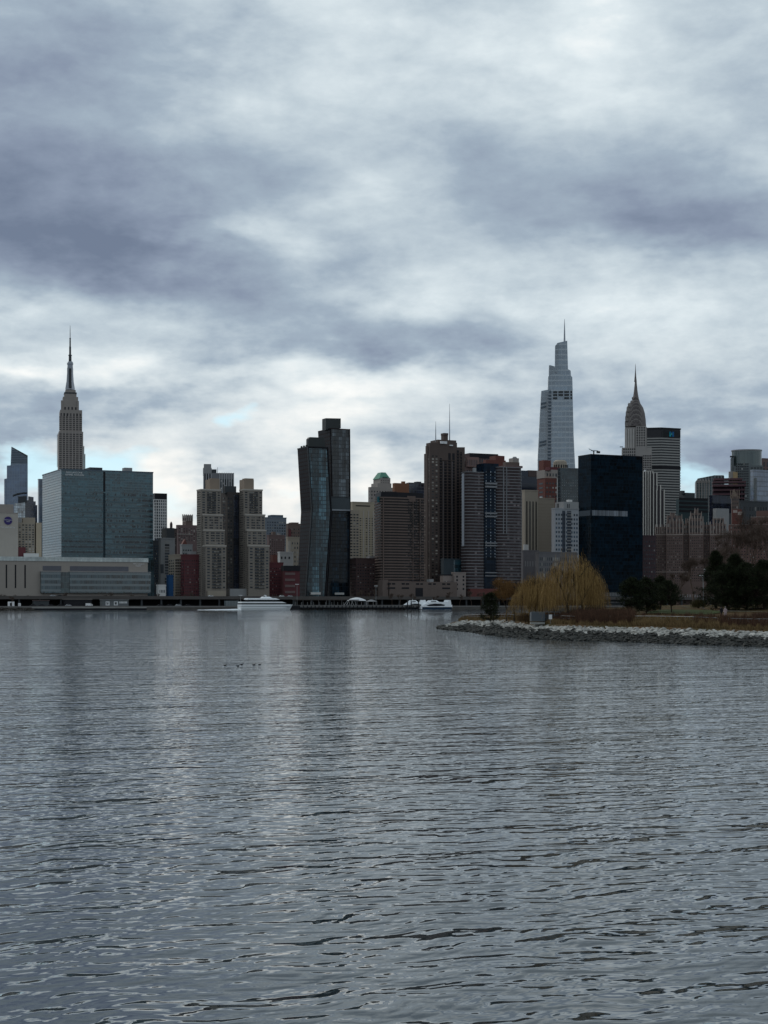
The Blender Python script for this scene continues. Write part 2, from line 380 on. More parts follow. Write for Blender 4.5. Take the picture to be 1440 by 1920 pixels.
M = dict(
 beige=plain('beige_concrete', (.44,.40,.355), var=.12, streak=.4), tan=plain('tan_brick', (.36,.31,.25), var=.15, streak=.4),
 brown=plain('brown_brick', (.155,.115,.10), var=.2, streak=.5), dbrown=plain('dark_brown_brick', (.10,.075,.07), var=.25, streak=.5),
 red=plain('red_brick', (.155,.062,.052), var=.25, streak=.4), dred=plain('dark_red_brick', (.13,.045,.05), var=.25, streak=.4),
 mauve=plain('mauve_brick', (.17,.12,.115), var=.25, streak=.4), stone=plain('limestone', (.33,.295,.27), var=.15, streak=.5),
 white=plain('white_stone', (.62,.61,.59), var=.1, streak=.4), grey=plain('grey_concrete', (.30,.30,.30), var=.15, streak=.4),
 dgrey=plain('dark_grey_panel', (.07,.075,.08), var=.15), black=plain('black_panel', (.02,.02,.024), .4), steel=plain('steel', (.30,.32,.35), .35, .6, var=.1),
 paint=plain('white_paint', (.80,.80,.80), .4, var=.05), copperroof=plain('green_copper', (.13,.30,.22), var=.2), blueg=plain('blue_grey_panel', (.10,.13,.16), .35, var=.2),
 w=winmat('window_glass', (.028,.034,.042)), wb=winmat('window_glass_blue', (.03,.05,.075), pb=.08), wl=winmat('window_glass_blinds', (.04,.045,.05), (.5,.48,.44), .3),
 teal=plain('teal_panel', (.03,.16,.19), .4))
def poly(b, name, m, pts, d, y0=0.0, parent=None):
    """extrude an outline given in photo pixels on the facade plane y0 backwards by d"""
    q = []
    for px, py in pts:
        x = b.x(px, y0); q.append((x, b.z(py, x, y0)))
    area = sum(q[i][0]*q[(i+1) % len(q)][1]-q[(i+1) % len(q)][0]*q[i][1] for i in range(len(q)))
    if area < 0: q.reverse()
    mb = MB(); n = len(q)
    mb.v = [(x, y0, z) for x, z in q]+[(x, y0+d, z) for x, z in q]
    mb.f = [tuple(range(n)), tuple(range(2*n-1, n-1, -1))]+[(i, i+n, (i+1) % n+n, (i+1) % n) for i in range(n)]
    return b.part(name, m, mb, parent)
def mast(b, name, m, px, y0, pts, k=8, parent=None):
    """turned spire: pts = (row, half width in px)"""
    x = b.x(px, y0); Yd = (b.P+b.U*x+b.V*y0).y; mb = MB(); mb.loft([[(x+r/F*Yd*cos(2*pi*j/k+.3), y0+r/F*Yd*sin(2*pi*j/k+.3), b.z(py, x, y0)) for j in range(k)] for py, r in pts])
    return b.part(name, m, mb, parent)
# ---- far left: slanted glass skyscraper
b = B('skyscraper', 'blue glass skyscraper with slanted louvred top at the left edge', 'skyscraper', 13, 3950, a=radians(14))
g1 = curtain('blue_glass_tall', (.085,.14,.23), (.13,.19,.27), 8, 6, .5, .6, ior=1.9, var=.25)
poly(b, 'wall', g1, [(13,1132),(13,873),(52,870),(52,1132)], 45)
poly(b, 'side_wing', g1, [(8,1132),(8,898),(13.2,897),(13.2,1132)], 40, 2)
cr = poly(b, 'crown', plain('louvre_panel', (.26,.31,.36), .4), [(20,873),(21.5,838),(52,855),(52,871)], 30, 6)
for i in range(8):
    yy = 844+i*3.2; xr_ = min(51, 21.5+(yy-839)*30/16.5)
    if xr_ > 25: poly(b, 'louvre', M['blueg'], [(21.2,yy),(21.2,yy+1.3),(xr_,yy+1.8),(xr_,yy+.6)], 1, 5, cr)
poly(b, 'edge_beam', M['dgrey'], [(21.2,838),(22,837.6),(52,854),(52,857)], 2, 4.6, cr)
b = B('office_tower', 'dark stepped glass tower with curved canopy beside the slanted skyscraper', 'skyscraper', 47, 2600, a=radians(13))
poly(b, 'wall', curtain('navy_glass', (.012,.02,.04), (.03,.04,.06), 4, 3, .3, .2, ior=1.7), [(47,1133),(47,938),(53,938),(53,930.5),(63,932),(63,940),(67,940),(67,947),(70,947),(70,1133)], 35)
poly(b, 'plant_room', M['dgrey'], [(34,942),(34,931),(50,930),(50,942)], 20, -2)
poly(b, 'canopy', M['dgrey'], [(24,930),(24,928),(33,924.5),(44,923),(51,923),(51,924.6),(44,924.8),(34,926.8)], 18, -4)
poly(b, 'glass_wing', curtain('pale_glass', (.3,.36,.40), (.12,.15,.18), 4, 3, .5, .3, ior=2.2, var=1.2), [(27,1133),(27,944),(47.2,942),(47.2,1133)], 24, -3)
b = simple('office_tower', 'slim dark blue glass slab just behind the large glass hospital block', 'skyscraper', 71, 73, 88, 899, curtain('deep_blue_glass', (.03,.06,.10), (.07,.10,.14), 4, 2, .3, .15, ior=1.8), Y=2300)
# ---- hospital with round sign
b = B('hospital', 'beige windowless hospital tower with round purple sign, cropped by the left edge', 'hospital', -60, 1345)
x1 = b.x(34); b.box('wall', M['beige'], 0, x1, 0, 30, 0, b.z(963, x1))
b.box('parapet', M['stone'], -.2, x1+.2, -.2, 30, b.z(963, x1), b.z(961.5, x1))
b.slab('plant_room', M['stone'], -50, 25.5, 945, 14, 8, z0=b.z(963, x1))
mb = MB(); xs, zs = b.x(15), b.z(976.3, b.x(15)); rr = 7.6/F*1370
mb.loft([[(xs+rr*cos(2*pi*j/28), y, zs+rr*sin(2*pi*j/28)) for j in range(28)] for y in (-.1, -.5)])
sg = b.part('sign', plain('purple_sign', (.055,.04,.16), .4), mb)
lettering(b, 'NYU Langone', 'lettering', M['paint'], xs, zs+.6, 1.15, -.6, sg); lettering(b, 'Health', 'lettering', M['paint'], xs, zs-.7, 1.1, -.6, sg)
lettering(b, 'TISCH', 'lettering', M['paint'], b.x(6), b.z(989, xs), 1.75, -.2); lettering(b, 'HOSPITAL', 'lettering', M['paint'], b.x(20), b.z(989, xs), 1.75, -.2)
# ---- tan ward block
b = B('hospital', 'tan hospital wing with five columns of windows beside the round purple sign', 'hospital', 26, 1370, a=radians(15))
b.slab('wall', M['tan'], 26, 65, 980, 22); b.slab('stair_tower', plain('ochre_concrete', (.47,.39,.29), var=.1), 65.2, 78, 980, 24, -.6)
b.slab('roof', M['grey'], 34, 41, 970, 12, 3); b.slab('plant_room', M['tan'], 41, 66, 970.5, 15, 2.5)
for cx in (37, 43.5, 49.5, 56, 62): b.grid(M['wl'], b.x(cx-2), b.x(cx+2), b.z(1036), b.z(982), 1, 12, .9, .5)
b.slab('entrance_block', M['dred'], 33.5, 48, 1026, 8, -8); b.slab('roof_shed', M['white'], 44, 73, 1037.5, 6, -12)
# ---- large glass hospital
b = B('hospital', 'large blue-green glass hospital block with bright reflecting side face', 'hospital', 115, 1440)
gm = curtain('hospital_glass', (.022,.080,.102), (.07,.125,.145), 9.8/F*1460*.5, 1.55, .5, .13, ior=1.75, var=.75, off=1.0)
W_, D_, H_ = b.x(287), b.y(79.5), b.z(880); b.box('wall', gm, 0, W_, 0, D_, 0, H_)
b.box('parapet', M['blueg'], -.3, W_+.3, -.3, D_+.3, H_-.5, H_+.6)
xa, xb = b.x(193.5), b.x(197.5)
b.box('wall_slot', M['black'], xa, xb, -.12, .2, b.z(922, xa), H_-.8); b.box('wall_slot', plain('slot_glass', (.02,.035,.045), .2), xa, xb, -.12, .2, 6, b.z(922, xa)-1)
pm = plain('spandrel_panel', (.115,.165,.185), .3, var=.15)
zs = lin(b.z(1040), b.z(930), 12)
dkm = winmat('dark_window_strip', (.012,.02,.028), (.04,.07,.085), .25, ior=1.6)
for i, z in enumerate(zs):
    for (u0, u1) in ((.3, xa-.2), (xb+.2, W_-.2)): b.box('floor_band', pm, u0, u1, -.35, .1, z, z+1.4)
    n = 36; c = []
    for k in range(n):
        if random.random() < (.9 if (i < 4 or k > 27) and k > 12 else .25): c.append((xb+.4+(W_-xb-.8)*k/n, xb+.2+(W_-xb-.8)*(k+1)/n, z+1.7, z+3.6))
        if i in (0, 1, 2) or random.random() < .12: c.append((.6+(xa-1)*k/n, .4+(xa-1)*(k+1)/n, z+1.7, z+3.4))
    b.wins(dkm, c, at=-.05, name='window')
b.slab('plant_room', M['grey'], 229, 248, 877, 8, 14, z0=H_); b.slab('roof_screen', M['dgrey'], 158, 192, 876.5, 20, 22, z0=H_)
lettering(b, 'NYU LANGONE', 'lettering', M['paint'], b.x(139), b.z(886.2, b.x(139)), 2.1); lettering(b, 'KIMMEL PAVILION', 'lettering', M['paint'], b.x(140), b.z(890.6, b.x(140)), 2.1)
b.slab('lower_wing', curtain('lower_wing_glass', (.03,.06,.075), (.06,.09,.1), 4, 1.6, ior=1.7), 276, 289, 1050, 20, -6)
# ---- low research podium
b = B('medical_center', 'long low beige medical building with pale roof strip and ribbon glass', 'hospital', -60, 1320)
xe = b.x(277); hz = lambda py: b.z(py, b.x(140))
sl = lambda n, m, p0, p1, y0_, y1_, d=18, y=0.0: b.box(n, m, b.x(p0, y), b.x(p1, y), y, y+d, hz(y1_), hz(y0_))
b.box('wall', plain('podium_panel', (.36,.32,.285), var=.06), 0, xe, 0, 34, 5, hz(1053)); 
b.box('roof_strip', curtain('roof_strip_panel', (.60,.64,.62), (.22,.25,.25), 40, 1.1, .1, .25, ior=1.4, rough=.5, var=.2, wav=0), -.4, xe+.4, -.5, 34, hz(1053)+.1, hz(1045))
b.box('undercroft', M['black'], 0, b.x(76), 1, 30, 0, 5.0)
for px in (12, 29, 47): sl('window_slot', M['black'], px-1.2, px+1.4, 1060, 1103, .2, -.15)
for p0, p1 in ((80, 115), (131, 241)): sl('louvre_panel', plain('mauve_louvre', (.14,.14,.16), .5), p0, p1, 1061.5, 1070.5, .2, -.15)
rg = curtain('ribbon_glass', (.03,.055,.065), (.07,.1,.11), 10.5/F*1370, 1.5, .2, .16, band=.42, bandcol=(.15,.185,.195), ior=1.7, off=2.2, var=1.1)
for p0, p1 in ((77, 114), (131, 283)):
    sl('glass_wing', rg, p0, p1, 1072.5, 1112, 6, -3)
    sl('coping', M['grey'], p0-.3, p1+.3, 1071.5, 1072.6, 6.4, -3.3)
sl('stair_glass', curtain('stair_glass', (.025,.05,.055), (.09,.12,.12), 5, 2.4, .3, .2, ior=1.7), 114.5, 130.5, 1073, 1112, 4, -2.2)
lettering(b, 'NYU Langone', 'lettering', M['paint'], b.x(260), b.z(1057.5, xe), 1.75); lettering(b, 'Health', 'lettering', M['paint'], b.x(259), b.z(1061.2, xe), 1.75)
# ---- the art deco skyscraper with mast, far left
b = B('skyscraper', 'tall stepped limestone skyscraper with long mast behind the glass hospital', 'skyscraper', 108, 2580, a=radians(13.5))
st = M['stone']; ws = winmat('deco_window', (.022,.02,.024), (.08,.07,.07), .2)
def tier(name, m, p0, p1, yt, y0, d, yb=None): return b.slab(name, m, p0, p1, yt, d, y0, z0=0 if yb is None else b.z(yb, 10, y0))
tier('wall', st, 108, 156, 809, 0, 60); tier('wall', st, 111, 154, 768.5, 6, 46, 815); tier('wing', st, 156.2, 158, 836, 12, 40); tier('wing', st, 158.2, 160, 851, 14, 34)
tier('setback', st, 114.5, 148, 752, 11, 30, 768); tier('setback', st, 117, 146.5, 744, 13, 26, 752); tier('setback', st, 120, 143.5, 738, 15, 22, 744)
tier('parapet', M['dgrey'], 119.5, 144, 735.5, 15, 22, 738); tier('setback', st, 122, 142, 731, 17, 18, 735.5)
b.piers('corner_pier', st, [b.x(p, 12) for p in (116, 146)], b.z(768), b.z(749), 3, 3, at=13)
yy = 26; mast(b, 'mast_base', plain('silver_metal', (.33,.34,.36), .35, .7, var=.1), 131.5, yy, [(731,9.5),(727,9),(715,7),(700,6),(690,5.9)], 4)
x_ = b.x(131.5, yy-8); b.box('mast_window', M['dgrey'], x_-2.2, x_+2.2, yy-9, yy-5, b.z(728, x_, yy), b.z(692, x_, yy))
mast(b, 'mast_drum', M['steel'], 131.5, yy, [(690,5.2),(684,5.0),(683.9,5.8),(681,5.8),(678,4.4)], 14)
mast(b, 'antenna', M['dgrey'], 131.5, yy, [(678,2.9),(667,2.7),(666.9,3.6),(665.5,3.6),(665.4,2.0),(650,1.9),(649.9,1.5),(635,1.3),(634.9,1.7),(634,1.7),(633.9,.7),(622,.6),(610,.25)], 8)
cols = lin(b.x(113.5), b.x(151.5), 7)
for (za, zb_, nz, y_) in ((b.z(884), b.z(811.5), 18, 0), (b.z(806), b.z(779), 7, 6)):
    c = []
    for cxx in cols:
        for j in range(nz):
            z0 = za+(zb_-za)*j/nz
            for o_ in (-1.75, .15): c.append((cxx+o_, cxx+o_+1.5, z0+.6, z0+2.6))
    b.wins(ws, c, at=y_)
    b.piers('pier', plain('limestone_pier', (.42,.375,.35), var=.1), [q+(cols[1]-cols[0])/2 for q in cols[:-1]], za, zb_+3, 1.1, .5, at=y_)
b.wins(ws, [(q-1.3, q+1.3, b.z(779), b.z(773.5)) for q in lin(b.x(114.5, 6), b.x(150.5, 6), 7)], at=6)
b.wins(ws, [(q-1.2, q+1.2, b.z(766), b.z(761)) for q in lin(b.x(122, 11), b.x(142, 11), 4)], at=11)
b.wins(ws, [(q-.8, q+.8, b.z(874), b.z(812)) for q in (8, 16, 24)], 'L', 0)
# ---- white gridded tower right of the hospital
b = B('apartment_tower', 'white gridded high-rise with black top behind the right end of the glass hospital', 'apartment tower', 278, 1750)
b.slab('wall', curtain('grid_tower_glass', (.05,.06,.075), (.10,.11,.12), 4.2, 1.8, .3, .1, ior=1.7, var=1.2), 278, 313, 936, 24)
b.slab('crown', M['black'], 278, 313.3, 925, 24.5, -.3, z0=b.z(936)); xx = [b.x(p) for p in (288, 292.5, 297, 301, 305, 309, 312.5)]
b.piers('pier', M['white'], xx, b.z(1010), b.z(936), .8, .5); b.bands('floor_band', M['white'], 4, b.x(313), b.z(1008), b.z(937), 14, .8, .45)
b.wins(M['black'], [(b.x(288.5), b.x(296), b.z(943), b.z(938.5))])
# ---- the small blocks between the hospital and the twin brick towers
simple('apartment_block', 'dark narrow block in the gap right of the glass hospital', 'apartment building', 284, 287, 302, 1015, M['dgrey'], M['wb'], 6, 22, .6, .5, 2, Y=1560)
b = simple('office_block', 'pale grey slab with one dark vertical window strip', 'office building', 298, 301, 328, 1010, M['grey'], None, Y=1500, d=14)
b.slab('wall', M['dgrey'], 303, 327, 990, 16, 4, z0=b.z(1012)); b.grid(M['w'], b.x(309), b.x(317.5), 8, b.z(1014), 1, 20, 1, .72)
b.wins(M['w'], [(b.x(301), b.x(307), b.z(1075), b.z(1058))])
b = simple('apartment_tower', 'brown brick tower with spiky lantern crown left of the twin towers', 'apartment tower', 330, 333, 372, 984, M['mauve'], M['wl'], 8, 9, .5, .45, Y=1900, zb=76, roof=False)
b.slab('crown', M['brown'], 342, 361.5, 972, 14, 6, z0=b.z(984)); b.slab('crown', M['stone'], 342, 361, 966, 13, 6.5, z0=b.z(977))
b.piers('pinnacle', M['stone'], lin(b.x(342.5, 6), b.x(360.5, 6), 6), b.z(976), b.z(963.5), 1.1, 1, at=6)
b.wins(M['dred'], [(q-.9, q+.9, b.z(975.5), b.z(970)) for q in lin(b.x(345, 6), b.x(358.5, 6), 5)], at=6.2, name='opening')
b.bands('cornice', M['stone'], b.x(331), b.x(362), b.z(1002), b.z(1000), 1, .9, .6)
b = simple('apartment_tower', 'dark slim brown tower with rooftop tank behind the pale grey slab', 'apartment tower', 312, 314, 332, 992, M['dbrown'], M['w'], 4, 10, .4, .4, Y=1800, zb=60)
mast(b, 'water_tank', M['dbrown'], 321, 8, [(992,2.6),(982,2.6),(978,.6)]); b.slab('plant_room', M['grey'], 316, 327, 990, 6, 3)
b = simple('apartment_block', 'grey stone building with a round white rooftop tank', 'apartment building', 338, 341, 361, 1022, M['grey'], M['w'], 4, 8, .5, .4, Y=1640, zb=30)
mast(b, 'water_tank', M['white'], 350, 6, [(1031,5),(1026,5),(1023,3)]); poly(b, 'roof', M['red'], [(341,1022),(347,1011),(352,1022)], 5, 2)
b = simple('apartment_block', 'cream apartment block with stacked balconies in front of the brown lantern tower', 'apartment building', 316, 327, 341, 1041, M['tan'], M['w'], 3, 14, .62, .5, 3, set_=110, zb=8)
b.bands('balcony', M['beige'], b.x(328), b.x(339), 8, b.z(1048), 14, .5, 1.2)
b = simple('apartment_block', 'dark red brick block just left of the twin brick towers', 'apartment building', 339, 345, 376, 1041, M['dred'], M['w'], 7, 13, .42, .4, 3, set_=90)
b.slab('plant_room', M['grey'], 352, 368, 1034, 8, 5, z0=b.z(1041))
simple('kiosk', 'small bright blue shed with sloping roof at the foot of the cream block', 'shed', 313, 316, 325, 1080, plain('blue_sheet', (.015,.06,.15), .5), None, set_=70, d=10)
b = simple('shed', 'low white riverside shed left of the blue shed', 'shed', 295, 297, 311, 1098, M['white'], M['w'], 4, 2, .5, .3, set_=60, d=9, zb=1, ytl=1)
# ---- twin stepped brick towers
b = B('apartment_complex', 'twin stepped tan brick apartment towers joined by a dark recessed core', 'apartment tower', 386, set_=75)
tb = plain('sand_brick', (.25,.22,.19), var=.2, streak=.4); wt = winmat('bay_window', (.03,.034,.042), (.22,.21,.19), .22)
b.slab('core', plain('dark_core_brick', (.075,.066,.062), var=.2), 410, 462, 923, 24, 22)
tiers = [((386, 424), (466, 505), 1024, 0, 16), ((384, 421), (463, 499), 995, 3, 18), ((381.5, 418), (460, 497), 966, 6, 20), ((377, 414), (457, 492), 919, 9, 26)]
yprev = 1104
for k, (lw, rw, yt, y0, dd) in enumerate(tiers):
    for (p0, p1) in (lw, rw):
        pl = {386: 371, 384: 370, 381.5: 369, 377: 369, 466: 455, 463: 453, 460: 452, 457: 449}[p0]; dd = b.y(pl, b.x(p0, y0))-y0
        x0, x1 = b.slab('wing', tb, p0, p1, yt, dd, y0, raw=True)
        zt = b.z(yt, x0, y0); b.box('coping', M['beige'], x0-.3, x1+.3, y0-.4, y0+dd, zt-.2, zt+1.1)
        zl = b.z(yprev, x0, y0)+(1.5 if k else 0); n = (14, 5, 5, 9)[k]; w4 = x1-x0
        for f0, f1, q in ((.04, .22, 1), (.30, .50, 2), (.56, .76, 2), (.82, .97, 1)):
            b.grid(wt, x0+w4*f0, x0+w4*f1, zl, zt-.8, q, n, .72 if q == 1 else .9, .52, at=y0)
        b.grid(wt, y0+1, y0+dd-1, 8, zt-.8, 6, (26, 32, 38, 46)[k], .5, .4, face='L', at=x0, name='side_window')
        if k in (0, 3):
            b.bands('balcony', M['dgrey'], x0+w4*.3, x0+w4*.76, zl+.5, zt-3.2, n, .35, .9, at=y0)
    yprev = yt
b.grid(M['w'], b.x(417, 22), b.x(423, 22), 12, b.z(930, 0, 22), 2, 30, .6, .5, at=22, name='core_window'); b.grid(wt, b.x(426, 22), b.x(436, 22), 12, b.z(930, 0, 22), 2, 30, .6, .5, at=22, name='core_window')
b.box('glass_strip', curtain('core_glass', (.012,.018,.035), (.03,.035,.05), 3.4, 1.5), b.x(438, 22), b.x(447, 22), 21.6, 22.1, 10, b.z(926, 0, 22))
b.slab('podium', M['grey'], 424, 466, 1104, 10, 4); b.slab('podium', M['tan'], 386, 424, 1108, 6, -3)
for (p0, p1) in ((385, 412), (449, 476)):
    x0, x1 = b.slab('plant_room', plain('tan_plant_room', (.29,.23,.18), var=.1), p0, p1, 899, 12, 16, z0=b.z(919, 0, 9)); 
    b.slab('plant_room_cap', MC['tan_plant_room'], p0+5, p1-.5, 897, 8, 17, z0=b.z(899, 0, 16))
b.slab('roof_shed', M['dgrey'], 418, 443, 911.5, 6, 24, z0=b.z(923, 0, 22))
rt = b
# ---- grey crenellated tower seen above the twin towers
b = B('office_tower', 'pale grey ribbed tower with a crenellated roofline rising behind the twin brick towers', 'skyscraper', 381, 1950, a=radians(8))
gw = plain('pale_rib', (.42,.42,.43), var=.1)
b.slab('wall', M['dgrey'], 381, 438.5, 888, 28); b.slab('tank_room', M['grey'], 380.5, 397, 877, 15, 2, z0=b.z(890)); b.slab('tank_room', M['grey'], 382, 396, 870, 12, 3, z0=b.z(877))
b.slab('wall', M['dgrey'], 396, 406, 880, 20, 3, z0=b.z(890)); b.piers('pier', gw, lin(b.x(382), b.x(396), 4), b.z(935), b.z(888), 1.0, .6)
b.slab('crown', plain('mid_grey_panel', (.20,.20,.21)), 396, 438, 887, 24, -.4, z0=b.z(898)); b.piers('pier', gw, lin(b.x(412), b.x(438), 7), b.z(925), b.z(886), 1.0, .7)
b.grid(M['wl'], b.x(413), b.x(438), b.z(918), b.z(899), 6, 4, .6, .6, dep=.3)
mast(b, 'antenna', M['dgrey'], 408, 4, [(888,.5),(876,.3)], 5)
# ---- between the twin towers and the bent glass towers
b = simple('office_tower', 'grey-blue gridded tower right of the twin brick towers', 'office building', 494, 499, 537, 971, plain('blue_grey_stone', (.19,.215,.245), var=.12), winmat('grey_tower_window', (.05,.065,.085)), 8, 9, .55, .5, Y=1900, zb=70)
b.slab('plant_room', M['blueg'], 502, 531, 965.5, 14, 4, z0=b.z(971))
b = simple('apartment_block', 'grey-brown brick block with rooftop sheds behind the red block', 'apartment building', 500, 504, 534, 1004, M['mauve'], M['w'], 7, 10, .4, .4, Y=1750, zb=50); b.slab('plant_room', M['brown'], 508, 517, 997, 8, 3, z0=b.z(1004)); b.slab('roof_shed', M['grey'], 519, 526, 1000, 4, 2, z0=b.z(1004))
b = simple('apartment_block', 'tall brown block with stepped roof left of the bent glass tower', 'apartment building', 537, 540, 563, 983, M['brown'], M['w'], 5, 12, .4, .45, Y=1800, zb=40); b.slab('plant_room', M['brown'], 541, 560, 979.5, 10, 4, z0=b.z(983)); b.slab('wing', M['dred'], 538.5, 546, 992, 6, -1)
b = simple('apartment_block', 'light brown stepped block above the small white building', 'apartment building', 538, 540, 566, 1008, M['tan'], M['w'], 5, 10, .4, .45, Y=1650, zb=20); b.slab('wing', M['beige'], 538, 545, 1015, 5, -1)
b = simple('apartment_block', 'red brick block directly right of the twin brick towers', 'apartment building', 497, 505, 531, 1056, M['dred'], M['w'], 7, 11, .4, .35, 2, set_=110, zb=6); b.slab('wing', M['red'], 507, 520, 1040, 9, 2)
b = simple('office_block', 'small white rooftop building with two dark windows', 'office building', 523, 525, 550, 1036, M['white'], None, set_=190, d=14); b.wins(M['black'], [(b.x(p), b.x(p+2.5), b.z(1048), b.z(1043.5)) for p in (527, 533.5, 541)])
b = simple('parking_garage', 'dark red garage with grey open floors left of the bent glass tower', 'parking garage', 529, 532, 562, 1063, M['dred'], None, set_=90, d=16)
b.bands('floor_band', M['mauve'], b.x(534), b.x(553), 6, b.z(1078), 5, 2.2, .5); b.wins(M['black'], [(b.x(538), b.x(546), b.z(1071), b.z(1067))]); b.box('parapet', M['black'], -.3, b.W+.3, -.6, b.D, b.H-3.5, b.H+1.2)
# ---- the pair of bent towers
def bent(name, label, px, Y, rows, glassm, sidem, y_d=26):
    """rows: (row, px of the near corner, px of the right edge, px of the left-rear edge)"""
    b = B(name, label, 'skyscraper', px, Y)
    rings = []
    for py, pc, pr, pl in rows:
        x0 = b.x(pc); x1 = b.x(pr); z = b.z(py, x0); d = b.y(pl, x0)
        rings.append((x0, x1, d, z))
    return b, rings
crack = plain('weathered_copper', (.032,.023,.024), .55, var=.3)
sidem = curtain('copper_side', (.010,.010,.014), (.03,.02,.02), 3.6, 5, .7, .5, ior=1.12, rough=.3, var=.5, wav=0)
b, r = bent('skyscraper', 'left bent dark glass tower, shorter of the kinked pair joined by a skybridge', 584.4, 1475,
    [(1135,571,609,555.5), (957,584.2,621,564.3), (838,576.5,614.6,557.7)], None, None)
gk = curtain('kinked_glass', (.026,.052,.064), (.012,.02,.026), 3.6, 1.7, .5, .3, vs=3.2, ior=1.5, var=.9)
tslope = [0, 0, 6]
b.part('wall', sidem, MB().loft([[(x0,0,z),(x1,0,z),(x1,d,z-q),(x0,d,z-q)] for (x0,x1,d,z),q in zip(r, (0,0,0))]))
mb = MB()
for i in range(2):
    a_, c_ = r[i], r[i+1]; e = 1.2
    mb.loft([[(a_[0]+e,-.35,a_[3]),(a_[1]-e,-.35,a_[3]),(a_[1]-e,.1,a_[3]),(a_[0]+e,.1,a_[3])],[(c_[0]+e,-.35,c_[3]-(i*1.0)),(c_[1]-e,-.35,c_[3]-(i*1.0)),(c_[1]-e,.1,c_[3]-(i*1.0)),(c_[0]+e,.1,c_[3]-(i*1.0))]])
b.part('glass_facade', gk, mb)
for k in (0, 1):
    mb = MB()
    for i in range(2): a_, c_ = r[i], r[i+1]; mb.loft([[(a_[k]-.4,-.7,a_[3]),(a_[k]+.5,-.7,a_[3]),(a_[k]+.5,.3,a_[3]),(a_[k]-.4,.3,a_[3])],[(c_[k]-.4,-.7,c_[3]),(c_[k]+.5,-.7,c_[3]),(c_[k]+.5,.3,c_[3]),(c_[k]-.4,.3,c_[3])]])
    b.part('edge_fin', M['black'] if k else M['dgrey'], mb)
T = r[2][3]; pg = plain('charcoal_panel', (.055,.06,.06), .5, var=.1)
poly(b, 'plant_room', pg, [(578,839),(578,823),(581,819.5),(608,820.5),(610,838)], 5, 3)
b.box('parapet', M['black'], r[2][0]-.3, r[2][1]+.3, -.4, r[2][2], T-.2, T+.7)
sh = plain('shrub_leaves', (.025,.04,.02), .9)
for q in (3, 9, 15): b.part('roof_planter', sh, MB().cyl(r[2][0]+1.5, q+3, T+.3, T+2.4, 1.2, .8, 7))
b.box('entrance_canopy', M['white'], b.x(580.5), b.x(599), -3, -.6, 10.5, 12.6)
b, r = bent('skyscraper', 'right bent dark glass tower, taller of the kinked pair joined by a skybridge', 622, 1498,
    [(1135,610.5,654.5,603.5), (945,622,656,606), (802.7,618.8,655.2,596)], None, None)
gk2 = curtain('kinked_glass_dark', (.006,.014,.022), (.004,.007,.012), 3.6, 1.7, .5, .3, vs=2.2, ior=1.35, var=1.3)
b.part('wall', sidem, MB().loft([[(x0,0,z),(x1,0,z),(x1,d,z),(x0,d,z)] for (x0,x1,d,z) in r]))
for i, gm_ in ((0, gk2), (1, curtain('kinked_glass_upper', (.038,.046,.052), (.018,.022,.026), 3.6, 1.7, .5, .3, vs=3, ior=1.5, var=.9))):
    a_, c_ = r[i], r[i+1]; e = 1.0; mb = MB()
    mb.loft([[(a_[0]+e,-.35,a_[3]+.5),(a_[1]-e,-.35,a_[3]+.5),(a_[1]-e,.1,a_[3]+.5),(a_[0]+e,.1,a_[3]+.5)],[(c_[0]+e,-.35,c_[3]-1),(c_[1]-e,-.35,c_[3]-1),(c_[1]-e,.1,c_[3]-1),(c_[0]+e,.1,c_[3]-1)]])
    b.part('glass_facade', gm_, mb)
mb = MB()
for i in range(2): a_, c_ = r[i], r[i+1]; mb.loft([[(a_[1]-.5,-.7,a_[3]),(a_[1]+.5,-.7,a_[3]),(a_[1]+.5,2,a_[3]),(a_[1]-.5,2,a_[3])],[(c_[1]-.5,-.7,c_[3]),(c_[1]+.5,-.7,c_[3]),(c_[1]+.5,2,c_[3]),(c_[1]-.5,2,c_[3])]])
b.part('edge_fin', M['black'], mb)
poly(b, 'plant_room', pg, [(611,806),(611,784),(639,784.5),(639,803)], 9, 4)
b.box('entrance_canopy', M['white'], b.x(626), b.x(643), -3, -.6, 10.5, 12.4)
sb = poly(b, 'skybridge', plain('skybridge_panel', (.085,.10,.11), .4, var=.1), [(620.5,957),(620,931.5),(655.5,934),(656.8,957)], 12, -3)
b.slab('bridge_edge', M['dgrey'], 620, 656.5, 931, 1, -3.4, py1=932.5, parent=sb); b.slab('bridge_soffit', M['steel'], 620.5, 657, 955.2, 3, -3.5, py1=957.5, parent=sb)
# ---- beige towers and green roofed tower
b = simple('apartment_tower', 'beige gridded high-rise right beside the taller bent glass tower', 'apartment tower', 654, 655, 674, 956, M['tan'], M['w'], 3, 22, .62, .42, Y=1690, zb=30, roof=False)
b = simple('apartment_tower', 'yellowish beige high-rise with dark slot under its flat top', 'apartment tower', 660, 661, 702, 942, plain('yellow_brick', (.40,.345,.26), var=.15, streak=.4), M['w'], 7, 26, .5, .42, Y=1740, zb=30, ytl=16)
b.wins(M['black'], [(b.x(667), b.x(694), b.z(949), b.z(947))], name='louvre'); b.piers('pier', M['beige'], lin(b.x(663), b.x(700), 5), b.z(1060), b.z(957), 1.2, .5)
b = simple('office_tower', 'stepped stone tower with a green copper mansard roof', 'skyscraper', 691, 694, 736, 913, M['stone'], M['w'], 8, 12, .35, .45, 2, Y=2050, zb=95, roof=False)
b.slab('setback', M['stone'], 696, 734, 906, 20, 3, z0=b.z(914)); b.slab('setback', M['stone'], 700, 732, 896, 22, 5, z0=b.z(908))
